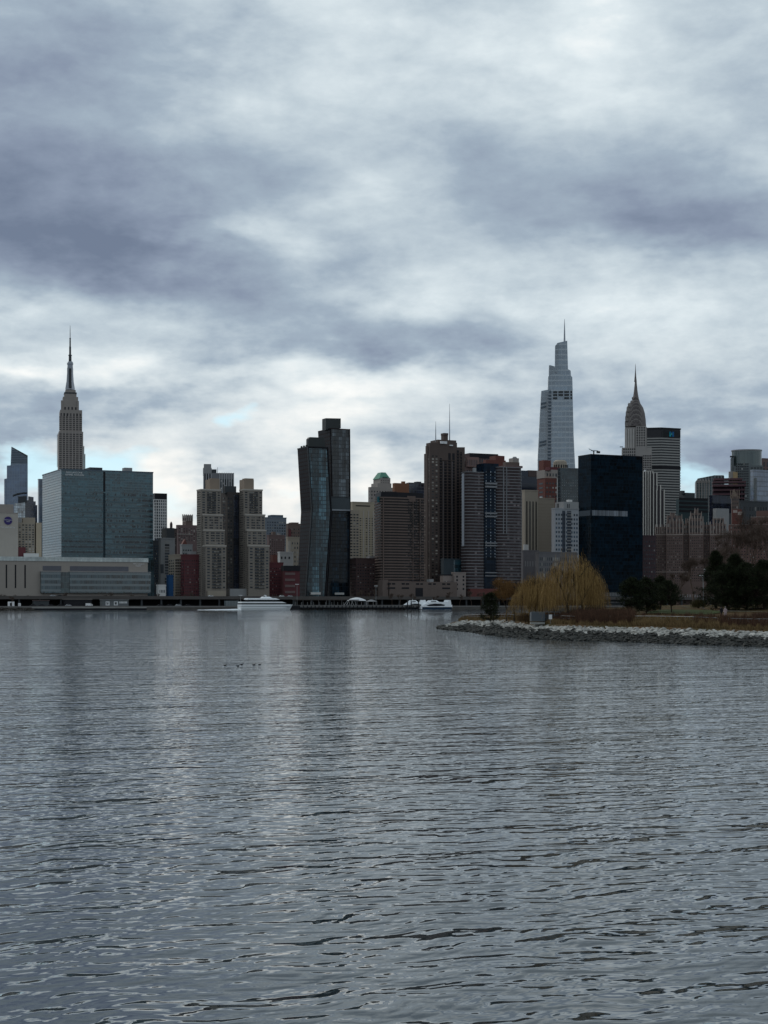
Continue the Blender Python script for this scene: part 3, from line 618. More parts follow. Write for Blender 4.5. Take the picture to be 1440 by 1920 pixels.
x0, x1 = b.x(700.5, 24), b.x(731.5, 6); b.grid(M['w'], x0+1, x1-1, b.z(906), b.z(897), 5, 2, .3, .4, at=5)
za, zt = b.z(896), b.z(883.5); mb = MB(); mb.loft([[(x0-.4,5.5,za),(x1+.4,5.5,za),(x1+.4,26,za),(x0-.4,26,za)],[(x0+4.5,10,zt),(x1-4.5,10,zt),(x1-4.5,21,zt),(x0+4.5,21,zt)]])
rf = b.part('roof', M['copperroof'], mb); b.wins(M['dgrey'], [(q-.6, q+.6, za+.6, za+2.6) for q in lin(x0+5, x1-5, 3)], at=5.6, name='dormer', dep=1.0, parent=rf)
# ---- brick blocks over the curved brown tower
b = simple('apartment_tower', 'orange-brown windowless brick top behind the curved brown tower', 'apartment tower', 736, 740, 767, 905.5, plain('orange_brick', (.215,.105,.065), var=.15, streak=.4), None, Y=1850, roof=False); b.slab('plant_room', MC['orange_brick'], 752, 760, 902.5, 8, 4, z0=b.z(905.5))
b = simple('office_tower', 'dark navy glass tower left of the tall brown tower', 'skyscraper', 762, 767, 800, 906, curtain('navy_ribbon', (.02,.026,.042), (.045,.05,.06), 3.9, 2.4, .7, .2, ior=1.6), None, Y=1900); b.slab('plant_room', M['dgrey'], 776, 790, 903, 12, 6, z0=b.z(906))
b = simple('apartment_block', 'dark maroon brick block at the foot of the beige high-rises', 'apartment building', 656, 668, 708, 1048, plain('maroon_brick', (.095,.062,.06), var=.25), M['w'], 8, 12, .4, .35, 3, set_=110); b.slab('plant_room', M['grey'], 687, 703, 1043, 8, 5, z0=b.z(1048))
simple('apartment_block', 'slim mauve block right of the bent towers', 'apartment building', 655, 657, 668, 1050, M['mauve'], M['w'], 3, 9, .4, .35, 0, set_=150)
# ---- curved brown tower with ribbon balconies
def fp_bands(b, name, m, fp, zs, t, grow, bot=None):
    """a balcony/floor slab following a footprint, one part per storey"""
    c = Vector((sum(p[0] for p in fp)/len(fp), sum(p[1] for p in fp)/len(fp), 0)); q = []
    for p in fp:
        d = Vector((p[0], p[1], 0))-c; d = d*(1+grow/d.length); q.append((c.x+d.x, c.y+d.y))
    me = MB().prism(q, 0, t).mesh(name, m)
    for z in zs:
        o = bpy.data.objects.new(name, me); COL.objects.link(o); o.parent = b.o; o.location = (0, 0, z)
b = B('apartment_tower', 'wide dark brown tower with horizontal ribbon floors and curved front', 'apartment tower', 714, set_=78)
xm, xr = b.x(745), b.x(796.5)
fp = [(0, 0), (xm*.5, -1.8), (xm, -2.0), (xm+9, -.8), (xr, 1.5), (xr, 24), (-1, 24)]
fp[6] = (b.x(703.5, 24), 24)
H = b.z(934); bg_ = plain('ribbon_window', (.03,.026,.026), .2, var=.4, scale=.4)
b.part('wall', bg_, MB().prism(fp, 0, H)); rb = plain('brown_spandrel', (.155,.115,.10), var=.18, streak=.4)
fp_bands(b, 'floor_band', rb, fp, lin(b.z(1102), H, 33), 1.25, .55)
b.part('wall', M['black'], MB().prism([(p[0]*.97+.6, p[1]+1) for p in fp], H, b.z(922)))
b.piers('pier', rb, [2, 16.5], 0, H, .9, .8, at=-1.0); b.piers('pier', rb, [xm+6, xm+16, xr-5], 0, H, .8, .9, at=.2)
b.slab('plant_room', M['dbrown'], 716, 744, 921.5, 14, 3, z0=H); b.slab('roof_wall', M['brown'], 762, 779, 930, 2, -.5, z0=b.z(938)); b.slab('roof_shed', M['teal'], 707, 714, 931, 4, 4, z0=b.z(941))
b.grid(winmat('ribbon_pane', (.02,.02,.024), (.16,.13,.12), .3), xm+2, xr-2, b.z(1101), b.z(936), 12, 32, .7, .4, at=-.9, dep=.3, skip=.35)
b = B('parking_podium', 'long low brown concrete podium below the curved brown tower', 'parking garage', 708, set_=52)
b.slab('wall', plain('podium_concrete', (.16,.125,.11), var=.15), 708, 857, 1091, 26); b.slab('side_block', MC['podium_concrete'], 710, 728, 1087, 10, 1)
for p0, p1 in ((727,733),(735,741),(753,759),(761,767),(780,786),(788,793),(803,809),(812,817),(829,835),(838,844)):
    b.wins(M['black'], [(b.x(p0), b.x(p1), b.z(1096), b.z(1093))], name='opening')
b.wins(M['black'], [(b.x(p0), b.x(p1), b.z(1104), b.z(1101)) for p0, p1 in ((727,741),(753,767),(829,844))]+[(b.x(779), b.x(793), 1, b.z(1102))], name='opening')
b.slab('roof_shed', M['grey'], 800, 813, 1086, 6, 6, z0=b.z(1091))
# ---- tallest brown tower
b = B('apartment_tower', 'tallest dark brown residential tower with a rooftop tank and stepped top', 'apartment tower', 806, set_=118)
bk = plain('umber_brick', (.115,.088,.078), var=.2, streak=.5)
W_, D_ = b.x(871.6), b.y(794.4); H = b.z(838)
poly(b, 'wall', bk, [(806,1135),(806,830),(857,830),(857,838.5),(871.6,838.5),(871.6,1135)], D_*.6)
b.box('side_wing', bk, -.6, 8, D_*.3, D_*.62, 0, b.z(835)); b.box('side_wing', bk, .4, 8, D_*.6, D_, 0, b.z(849))
b.slab('setback', bk, 807, 855.5, 825, 16, 3, z0=b.z(840)); b.slab('roof_tank', bk, 827, 840, 812.5, 9, 8, z0=b.z(826)); b.slab('tank_cap', M['dbrown'], 826.5, 840.5, 812, 10, 7.5, z0=b.z(813))
b.grid(winmat('warm_window', (.05,.045,.045), (.5,.46,.40), .35), b.x(808), b.x(822), b.z(1096), b.z(852), 2, 44, .5, .45)
b.grid(winmat('warm_window', None), 1, D_*.3-1, b.z(1096), b.z(852), 2, 44, .5, .4, face='L', at=0, name='side_window')
b.grid(winmat('warm_window', None), D_*.62, D_-1, b.z(1096), b.z(856), 2, 42, .4, .4, face='L', at=.4, name='side_window')
for p0, p1, yt in ((824.5,828.5,858), (833,837.5,864), (840.5,845,848), (848,852.5,848), (856.5,860.5,842), (863,866,845)):
    b.wins(M['black'], [(b.x(p0), b.x(p1), b.z(1108), b.z(yt))], name='recess', dep=.1)
b.bands('balcony', MC['umber_brick'], b.x(824), b.x(853), b.z(1104), b.z(862), 45, .55, .9); b.bands('balcony_slab', MC['umber_brick'], b.x(856), b.x(867), b.z(1104), b.z(848), 47, .5, .8)
b.piers('pier', plain('light_pier', (.16,.14,.14)), [b.x(p) for p in (830.5, 847)], b.z(1104), b.z(864), .8, 1.0)
for px, yt in ((817, 790), (843, 757)):
    y_ = 8; x_ = b.x(px, y_); z0 = b.z(826); z1 = b.z(yt, x_, y_)
    b.part('antenna', plain('pale_antenna', (.35,.37,.40), .5), MB().path([(x_,y_,z0),(x_,y_,z0+(z1-z0)*.45),(x_,y_,z1)], (.55,.38,.12), 6))
b.wins(M['paint'], [(b.x(825), b.x(830.5), b.z(831), b.z(826.5)), (b.x(831.5), b.x(837), b.z(831), b.z(826.5)), (b.x(842), b.x(848), b.z(834.5), b.z(832.5))], at=-.1, name='roof_unit', dep=1.5)
# small blocks at its foot
b = simple('office_block', 'small teal and grey glass block at the foot of the tallest brown tower', 'office building', 831, 832, 873, 1049, plain('slate_panel', (.05,.065,.075), .4), None, set_=95, d=14)
b.wins(curtain('teal_glass', (.02,.06,.08), (.03,.05,.06), 3, 1.6, ior=1.7), [(b.x(850.5), b.x(872.5), 6, b.z(1050))], name='glass_wall')
b = simple('office_block', 'low pale pink building with narrow vertical slats and tiny windows', 'office building', 830, 830.5, 852, 1079, plain('pink_stone', (.27,.225,.205), var=.1), M['w'], 9, 3, .3, .5, set_=66, d=14, roof=False); b.box('coping', M['black'], -.2, b.W, -.3, 12, b.H, b.H+1)
b = simple('office_block', 'small pink stone block with two columns of square black windows', 'office building', 851, 852, 873.5, 1074.5, MC['pink_stone'], None, set_=62, d=15)
b.wins(M['black'], [(b.x(p), b.x(p+3), b.z(y), b.z(y-3.6)) for p in (855.5, 867.5) for y in (1083, 1089.5, 1097.5, 1106)])
# ---- slabs behind the striped tower
b = simple('office_tower', 'broad dark slab behind with a flat black top, above the striped rounded tower', 'skyscraper', 862, 868, 936, 851, plain('pinkish_slab', (.15,.105,.10), var=.2), M['w'], 14, 10, .4, .5, Y=1950, zb=110, roof=False)
b.slab('crown', M['black'], 868, 934, 850.5, 18, -.3, z0=b.z(858)); b.slab('setback', plain('rose_brick', (.23,.15,.135), var=.15), 871, 898, 857, 8, -4, z0=b.z(875)); b.wins(M['w'], [(q-.5, q+.5, b.z(873), b.z(862)) for q in lin(b.x(876, -4), b.x(894, -4), 6)], at=-4)
b = simple('office_tower', 'dark red brick tower top behind the striped rounded tower', 'skyscraper', 908, 911, 948.5, 862, M['red'], None, Y=1750, roof=False); b.slab('setback', M['red'], 918, 946, 854.5, 14, 3, z0=b.z(862))
b = simple('apartment_tower', 'brown tower top with a rounded tank beside the dark red brick tower', 'apartment tower', 944, 948, 974, 866, M['brown'], M['w'], 8, 3, .4, .5, Y=1720, zb=120, roof=False); b.slab('setback', M['stone'], 954, 973, 859, 10, 3, z0=b.z(866)); mast(b, 'water_tank', M['grey'], 965, 8, [(862,4.5),(859,4.5),(856.5,3)])
b = simple('office_tower', 'dark navy office slab with faint floor lines right of the striped rounded tower', 'skyscraper', 972, 978, 1010, 882, curtain('night_glass', (.012,.018,.035), (.04,.045,.06), 8, 30, 1.2, .1, ior=1.5, var=.4), None, Y=1900, roof=False); b.slab('crown', M['dbrown'], 978, 1010, 882, 18, -.4, z0=b.z(893))
# ---- rounded striped tower
b = B('apartment_tower', 'rounded twin-bay tower with thin pale horizontal stripes on every floor', 'apartment tower', 877, set_=80)
def bay(p0, p1, rnd):
    x0, x1 = b.x(p0), b.x(p1); w = x1-x0; pts = []
    for k in range(7):
        a = pi/2*k/6; pts.append((x0+rnd*(1-sin(pi/2-a)), rnd*(1-sin(a))))
    for k in range(7):
        a = pi/2*k/6; pts.append((x1-rnd*(1-sin(a)), rnd*(1-sin(pi/2-a))))
    return pts+[(x1, 11), (x0, 11)]
sg_ = plain('striped_tower_glass', (.05,.036,.037), .35, var=.5, scale=.3, spec=.15); lb = plain('pale_stripe', (.27,.275,.29), .5, var=.1)
f1 = bay(875, 910, 4.5); f2 = bay(933.5, 981, 5.5)
f1 = [(x, y) for x, y in f1]
H1, H2 = b.z(885), b.z(873)
b.part('bay', sg_, MB().prism(f1, 0, H1)); b.part('bay', sg_, MB().prism(f2, 0, H2))
b.slab('core', curtain('striped_core_glass', (.007,.015,.028), (.02,.03,.04), 3.1, 3.8, .25, .25, ior=1.2), 908, 935, 869, 16, 4, raw=True)
zs = [z for z in lin(b.z(1103), H1, 39)]; dz_ = zs[1]-zs[0]
fp_bands(b, 'floor_stripe', lb, f1, zs, .5, .45); fp_bands(b, 'floor_stripe', lb, f2, zs+[H1+dz_, H1+2*dz_], .5, .45)
for yy in (905, 911, 961, 967, 1017, 1022, 1073, 1079): b.slab('link_stripe', lb, 909, 934, yy, 1, 2.6, z0=b.z(yy+1.2))
for px in (911.5, 920, 928): b.wins(winmat('small_pale_panel', (.3,.34,.38), (.4,.43,.45), .2), [(b.x(px, 4)-.35, b.x(px, 4)+.35, z+.7, z+1.8) for z in zs[10:]], at=3.95, name='panel')
b.wins(winmat('striped_pane', (.05,.035,.038), (.22,.18,.18), .3), [(b.x(p), b.x(p)+2.3, z+.9, z+dz_-.5) for z in zs[:-1] for p in (890, 896, 943, 951, 957, 963, 970) if random.random() < .75], at=-.05, dep=.05)
b.piers('pier', lb, [b.x(943.5), b.x(949.5)], b.z(1000), H2, .55, .8); b.slab('crown', M['mauve'], 934, 980, 873, 14, 3, z0=H2); b.slab('low_wing', plain('low_wing_brick', (.16,.06,.055)), 876, 975, 1104, 6, -4)
b.box('side_balcony', plain('pale_balcony', (.48,.50,.54)), -1.6, .5, 5, 9, H1-70, H1-1); b.slab('plant_room', M['grey'], 886, 893, 877, 6, 6, z0=H1)
# ---- blocks right of it
simple('apartment_tower', 'tan ribbed tower with dark vertical window strips beside the blank tan wall', 'apartment tower', 980, 984, 1009, 920, M['tan'], M['w'], 4, 1, .35, .86, Y=1640, zb=10)
b = simple('apartment_tower', 'plain blank tan brick tower above the willow trees', 'apartment tower', 1005, 1008.5, 1040, 934.5, plain('blank_tan_brick', (.33,.28,.225), var=.06, scale=.05), None, Y=1650)
b.bands('string_course', plain('tan_line', (.27,.23,.18)), .1, b.W-.1, 30, b.H-6, 24, .25, .1); b.slab('roof_shed', M['paint'], 1012, 1017, 931.5, 3, 3, z0=b.z(934.5))
b = simple('office_block', 'pale grey tower with blue window columns left of the black glass slab', 'office building', 1038, 1040, 1085, 954, plain('pale_grey_stone', (.33,.34,.36), var=.1), M['wb'], 9, 20, .55, .5, Y=1560)
b.slab('crown', M['grey'], 1041, 1085, 941, 16, -.5, z0=b.z(954)); b.wins(M['black'], [(b.x(p), b.x(p+1.4), b.z(952), b.z(944)) for p in (1043.5, 1046, 1063, 1066)], at=-.5, name='slot'); b.slab('plant_room', M['white'], 1062, 1073, 937, 6, 4, z0=b.z(941))
b.wins(winmat('blue_recess', (.03,.045,.07)), [(b.x(1054), b.x(1060), b.z(1035), b.z(957)), (b.x(1063), b.x(1071), b.z(1035), b.z(957))], name='window_strip'); b.bands('balcony', M['grey'], b.x(1063), b.x(1071), b.z(1030), b.z(960), 14, .5, .5)
b = simple('office_tower', 'red and white brick tower with a rounded ribbed crown, left of the black slab', 'skyscraper', 1007, 1022, 1052, 896, M['red'], M['wl'], 5, 9, .5, .4, 1, Y=1780, zb=95, roof=False)
b.slab('upper_storeys', M['stone'], 1022, 1052, 881, 24, -.3, z0=b.z(896)); b.box('upper_storeys', M['stone'], -.5, 0, 0, b.D, b.z(896), b.z(881)); b.wins(M['w'], [(q-1, q+1, b.z(893), b.z(887)) for q in lin(b.x(1026), b.x(1048), 5)], at=-.3)
b.slab('setback', M['red'], 1010, 1033, 863, 16, 14, z0=b.z(881)); b.slab('setback', M['dred'], 1022, 1050, 876, 10, 1, z0=b.z(881)); b.piers('corner_pier', M['white'], [b.x(1044.5), b.x(1049)], b.z(960), b.z(896), .8, .5)
mast(b, 'crown', M['tan'], 1050, 18, [(881,14),(866,12.5),(863,9)], 18); xx = b.x(1050, 18)
for k in range(9):
    a = pi+pi*(k+.5)/9; rr = 13.6/F*1790; b.part('crown_rib', M['black'], MB().box(xx+rr*cos(a)-.6, xx+rr*cos(a)+.6, 18+rr*sin(a)-.3, 18+rr*sin(a)+.6, b.z(879), b.z(868)))
b = simple('office_tower', 'dark green-black glass block with dotted pale panes in front of the tall tapering tower', 'skyscraper', 1050, 1051, 1086, 879, curtain('dotted_glass', (.02,.035,.042), (.035,.05,.06), 4, 2, .3, .2, ior=1.6), None, Y=1720)
b.grid(winmat('dotted_pane', (.16,.2,.22), (.4,.42,.42), .4), 1, b.W-1, b.z(938), b.z(897), 8, 8, .22, .25); b.slab('coping', M['steel'], 1050, 1086, 877.5, 20, -1, z0=b.z(879)+.95)
b = simple('office_block', 'white louvred building with vertical openings behind the yellow willows', 'office building', 978, 981, 1010, 1033, plain('dull_grey_stone', (.19,.18,.19)), None, set_=130, d=14); b.wins(M['grey'], [(b.x(p), b.x(p+2), b.z(1062), b.z(1052)) for p in (984, 988.5, 993, 998, 1003)], name='pier'); b.slab('roof_sign', M['white'], 981, 991, 1021, 2, 3, z0=b.z(1033))
simple('office_block', 'grey riverside building with pale window columns behind the willows', 'office building', 1008, 1010, 1082, 1036, plain('dusky_grey', (.15,.145,.15)), M['wl'], 20, 8, .4, .6, set_=70)
# ---- the tall tapering glass tower
b = B('skyscraper', 'tallest pale blue glass tower, tapering in steps to a spire', 'skyscraper', 1031, 2460, a=radians(-4.5))
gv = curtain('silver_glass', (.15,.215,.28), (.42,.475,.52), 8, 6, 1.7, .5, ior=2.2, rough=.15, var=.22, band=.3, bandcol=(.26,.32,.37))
gvd = curtain('silver_glass_shaded', (.12,.165,.21), (.34,.39,.43), 8, 6, 1.5, .5, ior=2.2, rough=.15, var=.25)  # darker copy of the front glass: shade of the side faces put into the colour
poly(b, 'wall', gv, [(1029,1133),(1033,730.5),(1073.5,731.5),(1075.5,815),(1079.5,900),(1081,1133)], 46)
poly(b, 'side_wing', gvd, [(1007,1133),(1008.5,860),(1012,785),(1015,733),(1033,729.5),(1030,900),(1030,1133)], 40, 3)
poly(b, 'upper_block', gv, [(1027.5,731),(1028,706),(1038,700),(1070,704),(1073,707),(1073.8,731)], 40, 4)
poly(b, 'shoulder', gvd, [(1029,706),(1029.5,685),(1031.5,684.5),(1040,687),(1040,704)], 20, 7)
poly(b, 'crown', gv, [(1037,702),(1040.5,690),(1041.5,648.5),(1045,643),(1063.5,638.8),(1065,692),(1070,695),(1070.5,704)], 22, 6)
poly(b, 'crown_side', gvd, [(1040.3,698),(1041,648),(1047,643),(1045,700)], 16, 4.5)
for i, yy in enumerate((735, 740.5, 746.5)):
    b.wins(M['dgrey'], [(b.x(p), b.x(p+d), b.z(yy+2.2), b.z(yy-1.6)) for p, d in ((1037,8),(1047,9),(1058,9),(1069.5,3.5)) if not (i == 2 and p == 1047)], name='opening', dep=.5)
for yy in (756, 763, 828, 834): poly(b, 'louvre', plain('grey_louvre', (.13,.16,.19)), [(1011.5 if yy > 800 else 1014,yy+3.4),(1011.8 if yy > 800 else 1014.2,yy),(1024.5,yy-3.0),(1024.5,yy+.6)], 1, 2)
poly(b, 'corner_strip', MC['grey_louvre'], [(1026.5,900),(1029,733),(1034,733),(1032.5,900)], 1, -.6)
for k in range(26): poly(b, 'corner_panel', M['steel'], [(1027,740+k*6.2),(1027,738+k*6.2),(1034,738.2+k*6.2),(1034,740.2+k*6.2)], .8, -1.2)
mast(b, 'spire', M['steel'], 1058.5, 15, [(642,1.9),(620,1.2),(598,.3)])
# ---- black glass slab
b = B('skyscraper', 'black glass slab tower with a pale mechanical strip, right of the willows', 'skyscraper', 1108, set_=95)
bkg = curtain('black_glass', (.002,.008,.015), (.008,.022,.034), 3.4, 1.5, .22, .1, ior=1.12, rough=.03, var=1.0, wav=.03)
W_, D_ = b.x(1205), b.y(1084); H_ = b.z(852)
b.box('wall', bkg, 0, W_, 0, D_, 0, H_)
b.box('parapet', M['black'], -.1, W_+.1, -.1, D_+.1, H_-.2, H_+.5)
ms = curtain('mechanical_strip', (.17,.19,.22), (.05,.06,.07), 40, .9, .2, .3, ior=1.5, rough=.4, var=.8)
z0, z1 = b.z(966.5), b.z(956.5); b.box('louvre', ms, 1, b.x(1176.5), -.15, .1, z0, z1); b.box('louvre', plain('side_louvre', (.06,.08,.10)), -.15, .1, 1, D_-1, z0, z1)
b.part('maintenance_crane', M['dgrey'], MB().box(b.x(1113), b.x(1126), 4, 4.8, H_+4, H_+4.6).box(b.x(1117), b.x(1118.5), 4, 4.8, H_, H_+4).tube((b.x(1119), 4, H_+3), (b.x(1108), 4, H_+6), .3).box(b.x(1124), b.x(1129), 3.5, 5.5, H_+2, H_+4))
# ---- art deco tower with needle spire
b = B('skyscraper', 'art deco tower with scalloped triangular-windowed crown and needle spire', 'skyscraper', 1193, 2170, a=radians(-7.5))
cs = plain('pale_grey_brick', (.36,.335,.315), var=.12, streak=.3); cm = plain('crown_steel', (.16,.14,.135), .4, .35, var=.15)
dk = winmat('deco_tower_window', (.022,.02,.024), (.10,.09,.09), .2)
def deco(name, m, p0, p1, yt, y0, d, yb=None): return b.slab(name, m, p0, p1, yt, d, y0, z0=0 if yb is None else b.z(yb, 0, y0))
deco('wall', cs, 1165.5, 1222, 839, 6, 34); b.slab('eagle', M['steel'], 1162, 1168, 837, 2, 5, py1=838.5)
deco('wall', cs, 1171.5, 1213, 801, 8, 26); deco('wall', cs, 1192, 1211, 799, 5, 10); deco('wing', cs, 1205, 1222, 852, 3, 20)
b.piers('pier', plain('pale_pier', (.56,.53,.50)), [b.x(p, 8) for p in (1174, 1178.5, 1183, 1188)], b.z(838), b.z(803), 1.6, .8, at=8)
b.wins(dk, [(q-.8, q+.8, z, z+2.2) for q in lin(b.x(1195, 5), b.x(1208, 5), 4) for z in lin(b.z(836), b.z(803), 8)], at=5)
b.wins(dk, [(q-.8, q+.8, z, z+2.2) for q in lin(b.x(1170, 6), b.x(1190, 6), 6) for z in lin(b.z(880), b.z(843), 8)], at=6); b.wins(dk, [(q-.8, q+.8, z, z+2) for q in lin(b.x(1207, 3), b.x(1220, 3), 5) for z in lin(b.z(882), b.z(856), 7)], at=3)
prof = [(801,19.2),(788,18.4),(775,16.6),(765,13.6),(757,8.6),(748,5.8),(740,4.3),(731,3.1),(719,2.0),(712,1.5)]
xx = b.x(1192, 22); Yd = 2180
mb = MB(); mb.loft([[(xx+r/F*Yd*sx, 22+r/F*Yd*sy, b.z(py, xx, 22)) for sx, sy in ((-1,-.35),(-.35,-1),(.35,-1),(1,-.35),(1,.35),(.35,1),(-.35,1),(-1,.35))] for py, r in prof])
b.part('crown', cm, mb)
# nested arches of the crown with triangular windows
Rp = lambda py: interp_(prof, py)/F*Yd*1.0
def interp_(tab, y):
    for (a, ra), (c, rc) in zip(tab, tab[1:]):
        if c <= y <= a: return ra+(rc-ra)*(a-y)/(a-c)
    return tab[-1][1]
for face in ('F', 'L'):
    for k, (yb, ks) in enumerate(((800.5,.62),(791,.62),(782,.62),(773,.62),(765,.62),(757.5,.66),(749,.7))):
        R0 = Rp(yb); rr = R0*ks; zc = b.z(yb, xx, 22); off = R0*.98+.5; hgt = rr*1.15; n = 12
        q = lambda a, s_, y_: ((xx+rr*s_*cos(a), 22-off+y_, zc+hgt*s_*sin(a)) if face == 'F' else (xx-off+y_, 22-rr*s_*cos(a), zc+hgt*s_*sin(a)))
        rg = [[q(pi*i/n, 1, y_) for i in range(n+1)] for y_ in (0, R0*.5)]
        mb = MB(); N_ = n+1; mb.v = rg[0]+rg[1]; mb.f = [tuple(range(N_))]+[(i, i+N_, i+1+N_, i+1) for i in range(n)]
        b.part('arch', plain('arch_steel', (.25,.225,.21)), mb)
        mb = MB(); mb.v = [q(pi*i/n, .84, -.15) for i in range(n+1)]; mb.f = [tuple(range(N_))]; mb.v += [q(pi*i/n, .84, .1) for i in range(n+1)]; mb.f += [(i, i+N_, i+1+N_, i+1) for i in range(n)]; b.part('arch_panel', cm, mb)
        m_ = 5 if k < 5 else 3
        for i in range(m_):
            a = pi*(i+.5)/m_; da = .5/m_; A_, B2, C_ = q(a-da,.42,-.2), q(a+da,.42,-.2), q(a,.82,-.2); c = MB().tri(A_, B2, C_); A2, B3, C3 = q(a-da,.42,-.5), q(a+da,.42,-.5), q(a,.82,-.5)
            c.tri(A2, B3, C3).quad(A_, A2, B3, B2).quad(B2, B3, C3, C_).quad(C_, C3, A2, A_); b.part('triangular_window', M['black'], c)
mast(b, 'needle', cm, 1191.5, 22, [(716,2.6),(705,1.5),(695,.8),(682,.2)], 8)
# ---- ribbed white office block in front of it
b = B('office_tower', 'white vertically ribbed tower with stepped top, between the black slab and the brick towers', 'skyscraper', 1196, 1800, a=radians(-8))
nb = plain('ribbed_window_strip', (.055,.05,.055), .3, var=.4, scale=.3)
steps = ((1196,1225.5,883,6),(1218,1233,886,3),(1224,1240,909,1.5),(1230,1246.8,918,0))
pr = plain('white_rib', (.60,.57,.52), var=.1, streak=.3)
for k, (p0, p1, yt, y0) in enumerate(steps):
    b.slab('wall', nb, p0, p1, yt+1.5, 20, y0); b.piers('rib', pr, lin(b.x(p0, y0)+.8, b.x(p1, y0)-.8, max(3, int((p1-p0)/4.2))), 20, b.z(yt, b.x(p1, y0), y0), 1.2, .7, at=y0)
b.slab('roof_shed', M['paint'], 1207, 1211, 881, 3, 8, z0=b.z(884))
# ---- octagonal office slab behind
b = B('skyscraper', 'dark office slab with white floor lines and a teal letter sign near its top', 'skyscraper', 1240, 2300)
xr, xl = b.x(1274.5), b.x(1210); z0_, H = 0, b.z(803)
fp = [(0, 0), (xr, -1), (xr+1, 22), (xl+2, 34), (b.x(1213.5, 12), 12)]
b.part('wall', plain('slab_window_band', (.05,.052,.056), .25, var=.3), MB().prism(fp, 0, H))
fp_bands(b, 'floor_band', plain('concrete_band', (.34,.335,.32), var=.08), fp, lin(b.z(1000), b.z(823), 37), 1.9, .6)
fp_bands(b, 'crown', plain('dark_crown', (.05,.05,.055), .3), fp, [b.z(819.5)], b.z(805)-b.z(819.5), .5); fp_bands(b, 'roof_edge', M['black'], fp, [H-1], 2.2, 1.2)
b.piers('crown_fin', M['dgrey'], lin(1.2, xr-1.2, 16), b.z(819), b.z(806), .5, 1.0, at=-1)
fp_bands(b, 'plant_floor', M['black'], fp, [b.z(879.5)], 4.5, .8)
# folded letter emblem
xe, ze = b.x(1257.5), b.z(813.5); s_ = 4.2
sg = b.part('sign', plain('sign_teal', (.02,.30,.36), .4), MB().prism([(-4.1,-.4),(-1,-.4),(-1,0),(-4.1,0)], -3.6, 3.6)); sg.location = (xe, -2.4, ze)
MB().loft([[(-4.1,-.5,3.6),(-.9,-.5,-.4),(-.9,-.5,3.2),(-4.1,-.5,3.7)],[(-4.1,0,3.6),(-.9,0,-.4),(-.9,0,3.2),(-4.1,0,3.7)]]).build('sign_stroke', plain('sign_blue', (.015,.12,.30), .4), sg)
MB().prism([(.6,-.4),(3.9,-.4),(3.9,0),(.6,0)], -3.6, 3.6).build('sign_stroke', MC['sign_blue'], sg)
MB().box(-1, .6, -.45, 0, -.9, 1.6).build('sign_stroke', plain('sign_green', (.08,.36,.28), .4), sg)
# ---- brick towers on the right
tl = plain('tudor_brick', (.165,.115,.10), var=.25, streak=.4); trim = plain('tudor_trim', (.42,.35,.31), var=.15)
b = simple('apartment_block', 'dark plum brick block between the black slab and the brick towers', 'apartment building', 1203, 1205, 1230, 1005, plain('plum_brick', (.07,.045,.05), var=.25), M['w'], 5, 14, .4, .4, set_=120)
b = B('apartment_tower', 'wide brown brick tower complex with pale gothic parapets and several wings', 'apartment tower', 1252, set_=150, a=radians(-9))
wt_ = winmat('brick_tower_window', (.02,.018,.022), (.30,.27,.25), .22)
specs = [(1228,1250,988,8,14),(1249,1281,978,0,12),(1280,1292,982,10,14),(1291,1319,973,4,16),(1318,1331,984,12,14),(1330,1362,983,2,14),(1361,1372,1000,8,14)]
for k, (p0, p1, yt, y0, d) in enumerate(specs):
    x0, x1 = b.slab('wing', tl, p0, p1, yt, d, y0); zt = b.z(yt, x0, y0)
    b.bands('string_course', trim, x0, x1, b.z(1003.5, x0, y0), b.z(1003.5, x0, y0), 1, .9, .4, at=y0); 
    b.grid(wt_, x0+.6, x1-.6, 10, b.z(1006, x0, y0), max(2, int((p1-p0)/4)), 22, .42, .45, at=y0)
    b.grid(wt_, x0+.6, x1-.6, b.z(1001, x0, y0), zt-1, max(2, int((p1-p0)/5)), 2, .5, .6, at=y0, name='upper_window')
    b.piers('buttress', trim, lin(x0+.5, x1-.5, 3 if p1-p0 < 15 else 6), b.z(1001, x0, y0), zt+2.6, .7, .5, at=y0)
b.slab('low_wing', tl, 1228, 1362, 1090, 10, -6); b.bands('string_course', trim, b.x(1228, -6), b.x(1290, -6), b.z(1073), b.z(1073), 1, .5, .2, at=-3)
for p0, p1, yt, y0 in ((1250,1279,967,4),(1256,1266,962,6),(1294,1316,962,8),(1302,1309,955,9),(1336,1358,972,6),(1285,1290,974,12)):
    x0, x1 = b.slab('penthouse', plain('tudor_penthouse', (.17,.125,.11), var=.3), p0, p1, yt, 8, y0, z0=b.z(984)); b.piers('pinnacle', trim, lin(x0+.3, x1-.3, 4 if p1-p0 > 15 else 2), b.z(980), b.z(yt-3), .55, .5, at=y0)
    if p1-p0 > 15: b.wins(M['w'], [(q-.9, q+.9, b.z(yt+9), b.z(yt+3)) for q in lin(x0+3, x1-3, 3)], at=y0, name='upper_window')
b = B('apartment_block', 'brown brick block with stepped parapet cropped by the right edge', 'apartment building', 1366, set_=128, a=radians(-11))
b.slab('wall', plain('rust_brick', (.175,.105,.09), var=.25, streak=.4), 1366, 1470, 984, 20); b.slab('wall', MC['rust_brick'], 1408, 1470, 970, 14, 3, z0=b.z(984)); b.slab('penthouse', MC['rust_brick'], 1418, 1470, 957.5, 10, 6, z0=b.z(972))
b.slab('coping', trim, 1365.5, 1471, 983, 1, -.3, z0=b.z(984.3)); b.slab('coping', trim, 1407.5, 1471, 968.6, 1, 2.7, z0=b.z(970)); b.bands('string_course', trim, .1, b.x(1440), b.z(1002), b.z(1002), 1, .6, .3)
